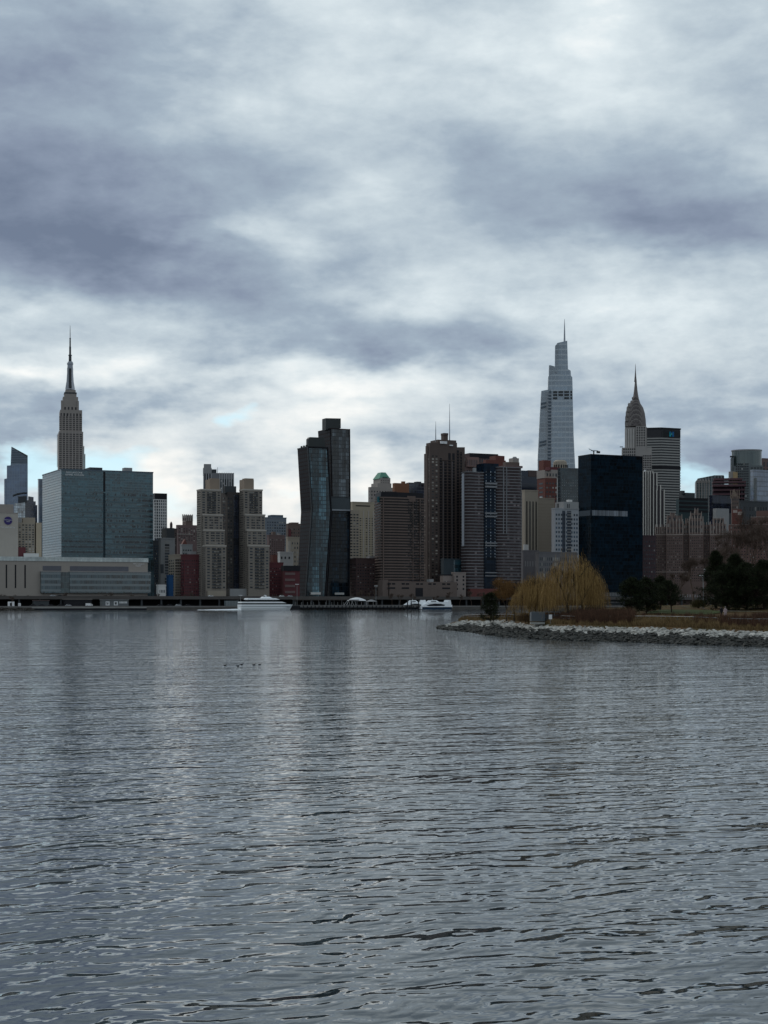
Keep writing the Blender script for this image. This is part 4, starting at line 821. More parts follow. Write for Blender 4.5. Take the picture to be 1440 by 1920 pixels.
b.grid(wt_, 1, b.x(1462), 12, b.z(1004), 18, 20, .38, .42); b.grid(wt_, 1, b.x(1462), b.z(1000), b.z(986), 14, 2, .35, .5, name='upper_window'); b.wins(wt_, [(q-.7, q+.7, b.z(981), b.z(976)) for q in lin(b.x(1412, 3), b.x(1458, 3), 5)], at=3, name='upper_window')
# ---- high-rises in the right background
b = B('office_tower', 'grey tower with a crenellated diamond-patterned top, right of the white-lined slab', 'skyscraper', 1304, 2150, a=radians(-9))
poly(b, 'wall', curtain('teal_grey_glass', (.025,.045,.05), (.22,.23,.23), 3.6, 4.2, .4, 1.0, ior=1.4, var=.8), [(1304,1133),(1304,903),(1309,897),(1340,891),(1358,892.5),(1359,1133)], 26)
b.piers('rib', M['stone'], lin(b.x(1306), b.x(1330), 6), b.z(960), b.z(902), .9, .9)
for q in lin(b.x(1308), b.x(1329), 5):
    b.part('gable', M['stone'], MB().prism([(-1.7,-.9),(1.7,-.9),(1.7,.1),(-1.7,.1)], 0, .9)).location = (q, -.2, b.z(905)); b.part('gable', M['stone'], MB().loft([[(-1.6,-.8,0),(1.6,-.8,0),(1.6,.2,0),(-1.6,.2,0)],[(-.2,-.8,3.6),(.2,-.8,3.6),(.2,.2,3.6),(-.2,.2,3.6)]])).location = (q, -.2, b.z(902.5))
b.slab('plant_room', M['stone'], 1337, 1357, 891, 16, 4, py1=900)
b = simple('office_block', 'low green-grey office building right of the white-lined slab', 'office building', 1270, 1273, 1327, 935.5, plain('green_grey_panel', (.045,.07,.075), .4), None, Y=1950, roof=False); b.bands('floor_band', M['black'], 0, b.W, b.z(960), b.z(937.5), 4, 3, .3)
b.slab('setback', M['dgrey'], 1273, 1303, 924, 14, 10, z0=b.z(936)); b.slab('setback', M['dgrey'], 1274, 1284, 920, 8, 12, z0=b.z(925))
b = B('office_tower', 'stepped dark maroon tower with overhanging terraces near the right edge', 'skyscraper', 1336, 1900, a=radians(-9))
mr = plain('maroon_panel', (.12,.065,.072), .5, var=.2)
for p0, p1, yt, yb, y0 in ((1336,1396,911,1110,4),(1335,1398.5,902,905.5,0),(1337,1392,896.5,900,3),(1335,1399,908,912,-1),(1336,1397,917,920,1),(1336,1397,925,928,1),(1337,1396,933,935.5,1)):
    b.slab('wall' if yb == 1110 else 'terrace', mr if yb != 1110 else plain('maroon_dark', (.045,.028,.036)), p0, p1, yt, 16, y0, py1=None if yb == 1110 else yb)
b.piers('pier', M['grey'], [b.x(p, 4) for p in (1386, 1391, 1396.5)], b.z(970), b.z(912), .5, .8, at=4); b.slab('plant_room', M['paint'], 1364, 1369, 896, 3, 4, py1=899)
b = simple('office_block', 'dark blue-black glass block below the stepped maroon tower', 'office building', 1334, 1336, 1386, 930, curtain('ink_glass', (.012,.016,.03), (.03,.035,.045), 4, 2, ior=1.5), None, Y=1800)
b = B('apartment_tower', 'gothic brown brick tower with a steep gabled top in the right background', 'apartment tower', 1371, 1700, a=radians(-9))
b.slab('wall', M['brown'], 1371, 1385, 930, 9); gm_ = plain('gothic_trim', (.25,.19,.15), var=.2)
poly(b, 'gable', gm_, [(1369,931),(1373,926),(1377,917),(1381,926),(1385.5,931)], 8, -.2); b.piers('pinnacle', gm_, [b.x(p) for p in (1370,1374,1382,1386)], b.z(935), b.z(919), .8, .8); b.grid(M['w'], b.x(1372.5), b.x(1384), b.z(955), b.z(933), 3, 3, .4, .5)
b.slab('setback', M['red'], 1372, 1391, 955, 8, -4); b.wins(trim, [(b.x(1374), b.x(1382), b.z(962), b.z(957)), (b.x(1383), b.x(1391), b.z(966), b.z(960))], at=-4, name='pale_panel')
b = simple('office_block', 'plain pale grey wall block beside the gothic brown tower', 'office building', 1340, 1343, 1367, 953, M['grey'], None, Y=1765, d=12, roof=False); b.slab('setback', M['dgrey'], 1358, 1371, 962, 6, 4)
b = B('office_tower', 'grey tower with a rounded glazed drum top near the right edge', 'skyscraper', 1374, 2200, a=radians(-9))
b.slab('wall', plain('grey_grid_stone', (.15,.165,.17), var=.1), 1374, 1431, 873, 26); x_ = b.x(1399, 14)
mb = MB(); cx, cy, rr = b.x(1400, 16), 16, 29/F*2210; zA, zB = b.z(874), b.z(842.5)
mb.loft([[(cx+rr*cos(2*pi*j/36)*.95, cy+rr*.7*sin(2*pi*j/36), z) for j in range(36)] for z in (zA, zB)]); b.part('drum', curtain('drum_glass', (.07,.10,.10), (.13,.16,.16), 30, 1.8, .5, .4, ior=1.7, var=.4), mb)
mb = MB(); mb.loft([[(cx+rr*1.03*cos(2*pi*j/36)*.95, cy+rr*.73*sin(2*pi*j/36), z) for j in range(36)] for z in (zB-1.8, zB)]); b.part('roof_ring', M['grey'], mb)
b.slab('terrace', M['dgrey'], 1368.5, 1378, 854.5, 6, 2, py1=857); b.slab('wing', plain('grey_grid_stone', None) if False else MC['grey_grid_stone'], 1369.5, 1376, 858, 20, 3); b.slab('wing', M['stone'], 1366, 1377, 884, 10, -2)
b.grid(winmat('grid_window', (.010,.012,.016), pb=.03), b.x(1379), b.x(1404), b.z(960), b.z(868), 7, 20, .62, .6, dep=.3); b.grid(winmat('grid_window', None), b.x(1407), b.x(1430), b.z(960), b.z(876), 4, 20, .7, .5)
b.slab('ochre_block', plain('ochre_block', (.42,.30,.17)), 1374, 1383, 885, 8, -4)
b = simple('office_tower', 'pale blue gridded glass tower cropped by the right edge', 'skyscraper', 1411, 1413, 1475, 882, curtain('pale_blue_glass', (.13,.17,.24), (.05,.06,.08), 5.5, 2.6, .7, .3, ior=2.0, var=.35), None, Y=1850); b.slab('side_panel', curtain('green_side_glass', (.02,.035,.04), (.04,.05,.055), 5, 2), 1411, 1419, 896, 3, -1)
b = simple('office_tower', 'brown-grey tower top behind the pale blue glass tower at the right edge', 'skyscraper', 1428, 1429, 1480, 860, M['mauve'], M['w'], 8, 10, .4, .7, Y=2400, zb=120)
simple('office_tower', 'dark office block filling the gap below the drum-topped tower', 'office building', 1386, 1388, 1440, 940, M['dgrey'], M['w'], 10, 6, .5, .5, Y=1780, zb=60)
# ------------------------------------------------------------------ waterfront: quay, elevated road, piers, boats
rx = Matrix.Rotation(GA, 4, 'Z')
def WE(name, u, v, z=0.0, rz=0.0, **t): return empty(name, W(u, v, z), GA+rz, **t)
def u_at(px, v):
    t = (px-HX)/F; p = Vector((0, 1400, 0))+GV*v
    return (t*p.y-p.x)/(GU.x-t*GU.y)
def z_at(px, py, v): p = W(u_at(px, v), v); return CZ+(HY-py)/F*p.y
o = WE('sea_wall', 0, 0, 0, label='long low grey concrete quay wall along the far bank', category='wall')
MB().box(-900, 700, -1.0, .2, -1, 2.1).build('wall', plain('quay_concrete', (.12,.11,.10), var=.4, scale=.2), o); MB().box(-900, 700, -1.3, .6, 2.1, 3.3).build('coping', plain('quay_coping', (.20,.19,.18), var=.3, scale=.3), o)
MB().loft([[W(-900,.6,3.004),W(700,.6,3.004),W(700,14,3.004),W(-900,14,3.004)],[W(-900,.6,3.03),W(700,.6,3.03),W(700,14,3.03),W(-900,14,3.03)]]).build('path', plain('promenade_paving', (.14,.13,.12)), kind='structure')
hw = WE('elevated_road', 0, 24, GZ, label='long dark elevated riverside road on columns along the far bank', category='bridge')
MB().box(-900, 700, 0, 17, 6.0, 7.4).build('deck', plain('road_deck', (.06,.055,.055), var=.3, scale=.1), hw)
MB().box(-900, 700, -.4, 0, 5.8, 8.4).build('parapet', plain('road_parapet', (.105,.095,.09), var=.3, scale=.1), hw); MB().box(-900, 700, 17, 17.4, 6, 8.6).build('parapet', MC['road_parapet'], hw)
cm_ = MB().box(-.7, .7, 1, 2.4, 0, 6).mesh('column', M['dgrey'])
for k in range(60):
    c = bpy.data.objects.new('column', cm_); COL.objects.link(c); c.parent = hw; c.location = (-500+k*17, 0, 0)
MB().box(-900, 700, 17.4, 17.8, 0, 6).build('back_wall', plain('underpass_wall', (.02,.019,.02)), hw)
def car_bm(c=(.5,.5,.5)):
    pts = [(-2.2,.45),(-2.2,.95),(-1.5,1.05),(-.9,1.5),(.9,1.5),(1.5,1.0),(2.2,.85),(2.2,.45)]
    mb = MB(); n = len(pts); mb.v = [(x,-.85,z) for x,z in pts]+[(x,.85,z) for x,z in pts]; mb.f = [tuple(range(n))[::-1], tuple(range(n,2*n))]+[(i,(i+1)%n,(i+1)%n+n,i+n) for i in range(n)]
    return mb
WHL = MB()
for sx in (-1.35, 1.35): WHL.loft([[(sx+.34*cos(2*pi*j/10), y, .34+.34*sin(2*pi*j/10)) for j in range(10)] for y in (-.9, .9)])
def car(u, v, z, name, label, body, group, sc=1.0):
    o = WE(name, u, v, z, label=label, category='car', group=group); o.scale = (sc,)*3
    car_bm().build('body', body, o)
    MB().box(-.95, .95, -.88, .88, 1.02, 1.38).build('window', M['black'], o)
    for sx in (-1.35, 1.35):
        for y in (-.9, .72): MB().loft([[(sx+.34*cos(2*pi*j/10), yy, .34+.34*sin(2*pi*j/10)) for j in range(10)] for yy in (y, y+.18)]).build('wheel', M['black'], o)
silver = plain('silver_paint', (.45,.46,.48), .3, var=.02); darkp = plain('dark_paint', (.03,.03,.035), .3, var=.02); whitep = M['paint']
for px, body, lab in ((395, whitep, 'white car on the elevated road in front of the twin brick towers'), (528, whitep, 'white car on the elevated road behind the big white ferry, left of two'), (544, silver, 'silver car on the elevated road behind the big white ferry, right of two'),
    (99, silver, 'pale car on the elevated road below the ribbon glass, left of two'), (112, darkp, 'dark car on the elevated road below the ribbon glass, right of two')):
    car(u_at(px, 26), 26, GZ+7.9, 'car', lab, body, 'cars on the elevated road')
for px, body, lab in ((128, silver, 'silver car parked on the quay below the medical building'), (62, darkp, 'leftmost of four dark cars parked on the quay, by the small white sign'), (78, darkp, 'second of four dark cars parked on the quay from the left edge'), (95, darkp, 'third of four dark cars parked on the quay from the left edge'), (113, darkp, 'dark car parked directly left of the silver car on the quay'),
    (318, darkp, 'dark car on the quay below the cream apartment block'), (334, silver, 'pale car on the quay below the dark red brick block'), (352, darkp, 'dark car on the quay below the left twin brick tower'), (300, darkp, 'dark car on the quay below the pale grey slab')):
    car(u_at(px, 8), 8, GZ+.03, 'parked_car', lab, body, 'cars parked on the quay', 1.1)
v_ = WE('van', u_at(167, 9), 9, GZ+.03, label='white van parked on the quay left of the small kiosk building', category='van')
MB().box(-2.8, 1.8, -1, 1, .5, 2.5).box(1.8, 2.7, -1, 1, .5, 1.6).build('body', whitep, v_); MB().box(.9, 1.85, -1.04, 1.04, 1.6, 2.2).build('window', M['black'], v_)
for sx in (-1.8, 1.6): MB().loft([[(sx+.4*cos(2*pi*j/10), yy, .4+.4*sin(2*pi*j/10)) for j in range(10)] for yy in (-1.05, -.85)]).build('wheel', M['black'], v_)
# bus-like dark shed, ferry kiosk, low buildings on the quay
def quay_box(name, label, cat, p0, p1, v, d, z1, m, wins=None, roof=None):
    u0, u1 = u_at(p0, v), u_at(p1, v); o = WE(name, u0, v, GZ+.03, label=label, category=cat)
    MB().box(0, u1-u0, 0, d, 0, z1).build('wall', m, o)
    if roof: MB().box(-.4, u1-u0+.4, -.6, d+.3, z1, z1+.35).build('roof', roof, o)
    for (a, w_, zb, zt, mm) in wins or []: MB().box(a*(u1-u0), a*(u1-u0)+w_, -.12, .05, zb, zt).build('window', mm, o)
    return o
quay_box('ferry_kiosk', 'grey quayside kiosk with two white framed windows', 'kiosk', 191, 241, 3, 6, 5.2, plain('kiosk_panel', (.15,.16,.165), .5, var=.2), [(.14,3.2,.8,4.0,whitep),(.45,3.2,.8,4.0,whitep),(.165,1.8,1.4,3.4,M['black']),(.475,1.8,1.4,3.4,M['black'])]+[(.66+.05*i,.7,2.4,3.9,whitep) for i in range(6)], M['grey'])
quay_box('shed', 'long dark shed under the elevated road at the left', 'shed', 64, 92, 12, 6, 4.6, M['dgrey'], None, M['mauve'])
quay_box('shed', 'dark shed with a pale roof edge under the elevated road, left of the kiosk', 'shed', 121, 172, 12, 7, 5.6, M['black'], None, M['stone'])
quay_box('glass_pavilion', 'pale glass wall standing under the road left of the big white ferry', 'pavilion', 424, 447, 14, 5, 4.6, plain('pale_glass_wall', (.16,.19,.20), .3), [(i/8,.3,.3,4.4,M['grey']) for i in range(8)], None)
quay_box('billboard', 'small white sign board by the trees at the left end of the quay', 'sign', 15, 27, 6, 1, 3.8, whitep, [(.3,1.6,.4,2.8,M['black'])], None)
quay_box('billboard', 'tiny white sign box right of the white sign board on the quay', 'sign', 34.5, 39, 6, 1, 2.6, whitep, [(.2,.3,.4,2.0,M['grey'])], None)
# rubble bank at the left end of the quay
rnd = random.Random(5); mb = MB()
for i in range(420):
    px = rnd.uniform(-20, 64); v = rnd.uniform(-7, -.5); p = W(u_at(px, v), v, 0); h = 2.2*(1+v/7)*max(.25, 1-px/110)+rnd.uniform(-.2,.3); r = rnd.uniform(.5, 1.3)
    n = len(mb.v); mb.v += [tuple(p+Vector((rnd.uniform(-r,r), rnd.uniform(-r,r), h+rnd.uniform(-r*.3,r)*.7))) for _ in range(6)]; mb.f += [(n,n+1,n+2),(n,n+2,n+3),(n+2,n+4,n+3),(n+1,n+4,n+2),(n,n+3,n+5),(n+1,n+5,n+4),(n+3,n+4,n+5),(n,n+5,n+1)]
mb.build('rubble', plain('bank_rubble', (.10,.09,.08), var=.5, scale=.6), kind='stuff')
# bulkhead edge in pale concrete
o = WE('float', u_at(60, -2.5), -2.5, 0, label='low pale landing edge in front of the quay below the medical building', category='dock')
L_ = u_at(275, -2.5)-u_at(60, -2.5); MB().box(0, L_, 0, 1.6, -.5, 1.6).build('hull', M['black'], o); MB().box(0, L_, -.1, 1.7, 1.6, 2.1).build('deck', plain('pale_deck', (.40,.39,.37), var=.3, scale=.2), o)
# wooden pier in front of the bent towers
o = WE('pier', u_at(550, -8), -8, 0, label='long dark pier with railing and timber piles below the bent towers', category='pier')
L_ = u_at(792, -8)-u_at(550, -8); MB().box(0, L_, 0, 7, 1.5, 2.4).build('deck', M['dgrey'], o); MB().box(0, L_, -.1, 0, 2.2, 4.0).build('parapet', plain('pier_panel', (.17,.165,.16), var=.4, scale=.3), o)
pm_ = MB().cyl(0, 0, -1, 3.4, .4, .36, 8).mesh('pile', M['black']); rm = MB().box(-.12,.12,-.12,.12,2.2,6.5).mesh('post', M['grey'])
for k in range(34):
    c = bpy.data.objects.new('pile', pm_); COL.objects.link(c); c.parent = o; c.location = (2+k*(L_-4)/33, -.6, 0)
for k in range(14):
    c = bpy.data.objects.new('post', rm); COL.objects.link(c); c.parent = o; c.location = (3+k*5.6, 3, 0)
rf = MB().box(1, 62, 2, 5, 8.2, 8.6).build('roof', plain('pier_roof', (.12,.10,.09)), o); 
for k in range(9): MB().tube((3+k*7.2, 3.4, 2.4), (3+k*7.2, 3.4, 8.3), .16).build('column', M['grey'], o)
# thick dark piles near the moored boats
for i, px in enumerate((785, 771, 764)):
    c = WE('pile', u_at(px, -9.5), -9.5, 0, label=('thick dark mooring pile left of the white catamaran', 'dark mooring pile in the middle of three', 'dark mooring pile nearest the white tent, of three')[i], category='pile', group='mooring piles by the ferries')
    MB().cyl(0, 0, -1, 7.5, .55, .5, 8).build('post', M['black'], c); MB().cyl(0, 0, 7.5, 8, .6, .1, 8).build('cap', M['dgrey'], c)
# white tent
o = WE('tent', u_at(654, -4), -4, 2.4, label='white tensile tent roof with raking white poles on the pier', category='tent')
L_ = u_at(689, -4)-u_at(654, -4); mb = MB(); rg = []
for z, q in ((5.2, 1.0), (5.9, .95), (6.9, .7), (7.8, .35), (8.1, .08)): rg.append([(L_/2+L_*.5*q*cos(2*pi*j/16), 3+4.5*q*sin(2*pi*j/16), z) for j in range(16)])
mb.loft(rg).build('canopy', whitep, o)
for a, c_ in (((-3, 0, 0), (.6, 1, 5.4)), ((-5, 2, 0), (-.5, 2, 5.2)), ((L_, 2, 0), (L_-.4, 2, 5.4)), ((2, 1, 0), (4, 1, 5.4)), ((6, 1, 0), (3, 1, 5.4)), ((8, 1, 0), (6, 1, 5.4))): MB().tube(a, c_, .16).build('pole', whitep, o)
o = WE('tent', u_at(690, -3), -3, 2.4, label='small grey sloping canopy right of the white tent', category='tent')
MB().loft([[(0,0,4.6),(9,0,4.6),(9,5,4.6),(0,5,4.6)],[(3.5,2,6.3),(5,2,6.3),(5,3,6.3),(3.5,3,6.3)]]).build('canopy', M['grey'], o)
for x in (.3, 8.7): MB().tube((x, .4, 0), (x, .4, 4.7), .15).build('pole', M['grey'], o)
# street lamps on the far bank
def far_lamp(px, v, h, label, base=GZ):
    o = WE('street_lamp', u_at(px, v), v, base, label=label, category='street lamp', group='tall lamp posts on the far bank')
    MB().tube((0,0,0), (0,0,h), .22, .14).build('pole', M['grey'], o); MB().box(-1.6, 1.6, -.25, .25, h, h+.45).build('lamp_head', M['paint'], o)
far_lamp(557, -5, 19, 'tall lamp post at the left end of the dark pier', 2.4); far_lamp(705, -2, 18, 'tall lamp post right of the white tent', 2.4); far_lamp(451, 6, 9, 'short lamp post right of the glass wall, by the big ferry')
# bare shore trees
def bare_tree(o, h, r, n=70, seed=0, m=None, spread=1.0, tw=.05, lean=0):
    R_ = random.Random(seed); mb = MB(); tips = []
    def grow(p, d, L, rad, depth):
        q = p+d*L; mb.tube(p, q, rad, rad*.68, 5 if depth < 2 else 3)
        if depth >= 5 or L < h*.03: tips.append(q); return
        for _ in range(2 if depth < 1 else R_.choice((2, 3))):
            nd = (d+Vector((R_.uniform(-1,1), R_.uniform(-1,1), R_.uniform(-.25,.75)))*.62*spread).normalized(); grow(q, nd, L*R_.uniform(.62,.86), max(rad*.62, tw), depth+1)
    grow(Vector((0,0,0)), Vector((lean,0,1)).normalized(), h*.30, r, 0)
    t = mb.build('trunk', m or plain('bark', (.055,.045,.038), .9), o); return tips
bt = plain('bare_twigs', (.11,.08,.065), .95)
k = 0
for px, v, h, lab in ((845,6,11,'leafless tree at the right end of the waterfront, behind the catamaran'), (862,7,10,'second leafless tree right of the catamaran'), (884,6,12,'leafless tree just left of the dark pine, on the far bank'), (735,8,10,'leafless tree on the far bank under the curved brown tower, left of four'), (750,8,10,'leafless tree on the far bank under the curved brown tower, second of four'), (772,8,11,'leafless tree on the far bank behind the mooring piles'), (812,8,10,'leafless tree on the far bank directly behind the catamaran'),
     (700,16,13,'leafless tree behind the pier right of the white tent'), (678,18,13,'leafless tree behind the white tent'), (22,6,8,'leafless tree at the left end of the quay'), (902,8,12,'leafless tree on the far bank behind the dark pine')):
    o = WE('bare_tree', u_at(px, v), v, GZ, label=lab, category='tree', group='leafless trees on the far bank'); k += 1
    tips = bare_tree(o, h, .28, seed=k, m=bt, tw=.11, spread=1.15); mb = MB(); R_ = random.Random(k)
    for tp in tips:
        for _ in range(5):
            e = tp+Vector((R_.uniform(-1,1), R_.uniform(-1,1), R_.uniform(-.3,1)))*h*.12; mb.tri(tuple(tp-Vector((.14,0,0))), tuple(tp+Vector((.14,0,0))), tuple(e))
    mb.build('twigs', bt, o)
R_ = random.Random(77); protos = []
for i, px in enumerate([84, 104, 121, 150, 176, 203, 226, 251, 292, 300, 330, 352, 366, 428, 446, 458, 512, 524, 541, 549, 664, 690, 6, 30, 54]):
    loc = W(u_at(px, 44), 44, GZ)
    if i < 3:
        o = empty('bare_tree', loc, R_.uniform(0, 6), label='small leafless tree in the long row behind the elevated road', category='tree', group='leafless trees behind the elevated road'); tips = bare_tree(o, 9+i, .25, seed=200+i, m=bt, tw=.12, spread=1.2); mb = MB()
        for tp in tips:
            for _ in range(5): e = tp+Vector((R_.uniform(-1,1), R_.uniform(-1,1), R_.uniform(-.3,1)))*1.2; mb.tri(tuple(tp-Vector((.13,0,0))), tuple(tp+Vector((.13,0,0))), tuple(e))
        mb.build('twigs', bt, o); protos.append(o)
    else:
        c = dup(protos[i % 3], loc, R_.uniform(0, 6)); s_ = R_.uniform(.8, 1.15); c.scale = (s_, s_, s_)
# ---- boats
def hull(L, B_, H, bow=.22, seg=14, z0=-.3, rake=1.2):
    mb = MB(); rings = []
    for z, s_ in ((z0, .78), (H*.35, .95), (H, 1.0)):
        r = [(0, -B_/2*s_, z), ]
        r = []
        for i in range(seg+1):
            t = i/seg; x = t*(L-(rake*(1-(z-z0)/(H-z0)))); wv = 1 if t < 1-bow*1.5 else sqrt(max(0, 1-((t-(1-bow*1.5))/(bow*1.5))**2)); r.append((x, -B_/2*s_*max(wv, .02), z))
        r += [(x, -y, z) for x, y, z in reversed(r)]
        rings.append(r)
    return mb.loft(rings)
wp = plain('boat_white', (.95,.97,.98), .35, var=.04, scale=.5)
o = WE('ferry', u_at(449, -26), -26, 0, label='large white three-deck ferry cruising to the right with a foamy wake', category='ferry')
L_ = u_at(549, -26)-u_at(449, -26); bh = 10
zz_ = lambda py: z_at(500, py, -26)
hull(L_, bh, zz_(1133.3), .16, rake=3).build('hull', wp, o); MB().box(0, L_*.93, -bh/2-.06, bh/2+.06, zz_(1137.2), zz_(1136.4)).build('hull_stripe', plain('grey_stripe', (.3,.32,.34)), o)
MB().box(.5, L_*.83, -bh/2+.5, bh/2-.5, zz_(1133.3), zz_(1130.8)).build('main_windows', M['black'], o)
d1 = MB(); zA, zB = zz_(1130.8), zz_(1128.2); d1.loft([[(.2,-bh/2,zA),(L_*.84,-bh/2,zA),(L_*.84,bh/2,zA),(.2,bh/2,zA)],[(.6,-bh/2,zB),(L_*.76,-bh/2,zB),(L_*.76,bh/2,zB),(.6,bh/2,zB)]]).build('upper_deck', wp, o)
MB().box(6, L_*.66, -bh/2+.9, bh/2-.9, zB, zz_(1124.5)).build('upper_windows', M['black'], o)
zA, zB = zz_(1124.5), zz_(1121.5); MB().loft([[(5.5,-bh/2+.3,zA),(L_*.72,-bh/2+.3,zA),(L_*.72,bh/2-.3,zA),(5.5,bh/2-.3,zA)],[(6,-bh/2+.6,zB),(L_*.64,-bh/2+.6,zB),(L_*.64,bh/2-.6,zB),(6,bh/2-.6,zB)]]).build('sun_deck', wp, o)
MB().loft([[(L_*.40,-2.4,zB),(L_*.60,-2.4,zB),(L_*.60,2.4,zB),(L_*.40,2.4,zB)],[(L_*.43,-2,zz_(1118.8)),(L_*.54,-2,zz_(1118.8)),(L_*.54,2,zz_(1118.8)),(L_*.43,2,zz_(1118.8))]]).build('wheelhouse', wp, o)
MB().tube((L_*.50,0,zz_(1119)), (L_*.47,0,zz_(1115)), .25, .15).tube((L_*.45,0,zz_(1116.5)), (L_*.51,0,zz_(1116.8)), .12).build('mast', wp, o)
for q in range(22): MB().box(1+q*2.0, 1.9+q*2.0, -bh/2+.42, -bh/2+.52, zz_(1133), zz_(1131.2)).build('window', plain('ferry_glass', (.04,.05,.06), .1), o) if q < 19 else None
# wake
mb = MB(); R_ = random.Random(3); u0, u1 = u_at(374, -26), u_at(449, -26)
for i in range(500):
    t = R_.random()**.6; u = u0+(u1-u0)*t; v = -26+R_.uniform(-1, 1)*(4.5-2.2*t); hh = (.25+.75*t)*R_.uniform(.3, 1); r = R_.uniform(.5, 1.5); p = W(u, v, 0)
    mb.loft([[p+Vector((r*1.6*cos(a), r*sin(a), -.05)) for a in (0,1.05,2.1,3.14,4.2,5.24)],[p+Vector((r*.8*cos(a), r*.5*sin(a), hh)) for a in (0,1.05,2.1,3.14,4.2,5.24)]])
mb.build('wake', plain('foam', (.95,.97,.98), .9, var=.1), kind='stuff')
# dock nose just right of the ferry
o = WE('barge', u_at(543, -14), -14, 0, label='dark pointed fender barge at the bow of the big white ferry', category='barge')
MB().loft([[(0,0,-.5),(9,0,-.5),(9,5,-.5),(0,5,-.5)],[(1.5,0,3.2),(9,0,3.2),(9,5,3.2),(1.5,5,3.2)]]).build('hull', M['black'], o); MB().box(2, 9, 1, 4, 3.2, 3.8).build('deck', M['dgrey'], o)
def catamaran(p0, p1, v, label, H=4.6, full=True):
    o = WE('catamaran', u_at(p0, v), v, 0, label=label, category='ferry', group='white catamarans moored by the piles'); L = u_at(p1, v)-u_at(p0, v); Y_ = 1400
    z = lambda py: z_at((p0+p1)/2, py, v)
    # bow to the left
    prof = [(0, z(1137.6)), (L*.02, z(1136.5)), (L*.16, z(1132.2)), (L*.28, z(1129.2)), (L*.45, z(1128.4)), (L*.86, z(1129.2)), (L*.90, z(1125)), (L*.95, z(1125)), (L*.97, z(1134)), (L, z(1134)), (L, z(1139))]
    prof = [(0, .4)]+prof[1:]; n = len(prof)
    mb = MB(); mb.v = [(x, 0, q) for x, q in prof]+[(x, 9, q) for x, q in prof]; mb.f = [tuple(range(n))[::-1], tuple(range(n, 2*n))]+[(i, (i+1) % n, (i+1) % n+n, i+n) for i in range(n)]; mb.build('hull', wp, o)
    MB().loft([[(L*.26,1,z(1129.4)),(L*.62,1,z(1129.4)),(L*.62,8,z(1129.4)),(L*.26,8,z(1129.4))],[(L*.33,2,z(1125.6)),(L*.52,2,z(1125.6)),(L*.52,7,z(1125.6)),(L*.33,7,z(1125.6))]]).build('wheelhouse', wp, o)
    MB().box(L*.33, L*.50, .9, 1.3, z(1128.2), z(1127)).build('window', M['black'], o)
    w_ = [(L*.16,1135.6),(L*.26,1133.2),(L*.42,1131.8),(L*.62,1132),(L*.76,1134),(L*.74,1136),(L*.5,1136.6),(L*.25,1136.6)]; k = len(w_)
    mb = MB(); mb.v = [(x,-.12,z(q)) for x,q in w_]+[(x,.1,z(q)) for x,q in w_]; mb.f = [tuple(range(k)), tuple(range(2*k-1,k-1,-1))]+[(i,i+k,(i+1)%k+k,(i+1)%k) for i in range(k)]; mb.build('side_window', M['black'], o)
    MB().box(L*.03, L*.98, -.08, 0, -.2, z(1138.2)).build('waterline', plain('navy_paint', (.02,.04,.07)), o); MB().tube((L*.42,4,z(1125.8)), (L*.42,4,z(1123)), .12).build('mast', wp, o)
catamaran(790, 848, -12, 'white catamaran ferry moored right of the dark mooring piles'); catamaran(761, 800, -5, 'white catamaran ferry half hidden behind the mooring piles')
o = empty('rowboat', (at(677, 1142.6, 1230).x, 1290, 0), 0, label='tiny dark rowing boat on the water in front of the white tent', category='boat')
hull(3.4, 1.5, .55, .3).build('hull', M['black'], o); MB().box(1.2, 1.6, -.6, .6, .3, .5).build('seat', M['mauve'], o)
# ---- ducks
def duck(px, py, label, head=True, up=0):
    Yd = CZ*F/(py-HY+.0); o = empty('duck', ((px-HX)/F*Yd, Yd, 0), .2 if px % 2 else -.1, label=label, category='duck', group='ducks swimming in a row')
    mb = MB(); rg = []
    for t, ry, rz_, zc in ((-.30,.02,.02,.16),(-.22,.07,.06,.12),(-.08,.13,.11,.09),(.08,.13,.12,.09),(.18,.08,.10,.12),(.24,.05,.06,.20),(.25,.045,.05,.27),(.28,.055,.055,.33),(.34,.045,.045,.35),(.39,.01,.01,.34)):
        rg.append([(t, ry*cos(2*pi*j/8), zc+rz_*sin(2*pi*j/8)) for j in range(8)][::-1])
    s_ = .55; mb.loft(rg); mb.v = [(x*s_, y*s_, z*s_) for x, y, z in mb.v]; mb.build('body', plain('duck_feathers', (.02,.017,.015)), o, smooth=True)
    MB().box(.2, .235, -.012, .012, .18, .195).build('beak', M['brown'], o)
for px, py, l in ((422,1248.5,'leftmost duck of the small dark row on the water'),(446,1249.6,'low duck second from the left in the row, head down'),(453,1247,'tallest looking duck in the middle of the row'),(476,1247.6,'duck fourth from the left in the row'),(487,1247,'rightmost duck of the small dark row on the water')): duck(px, py, l)
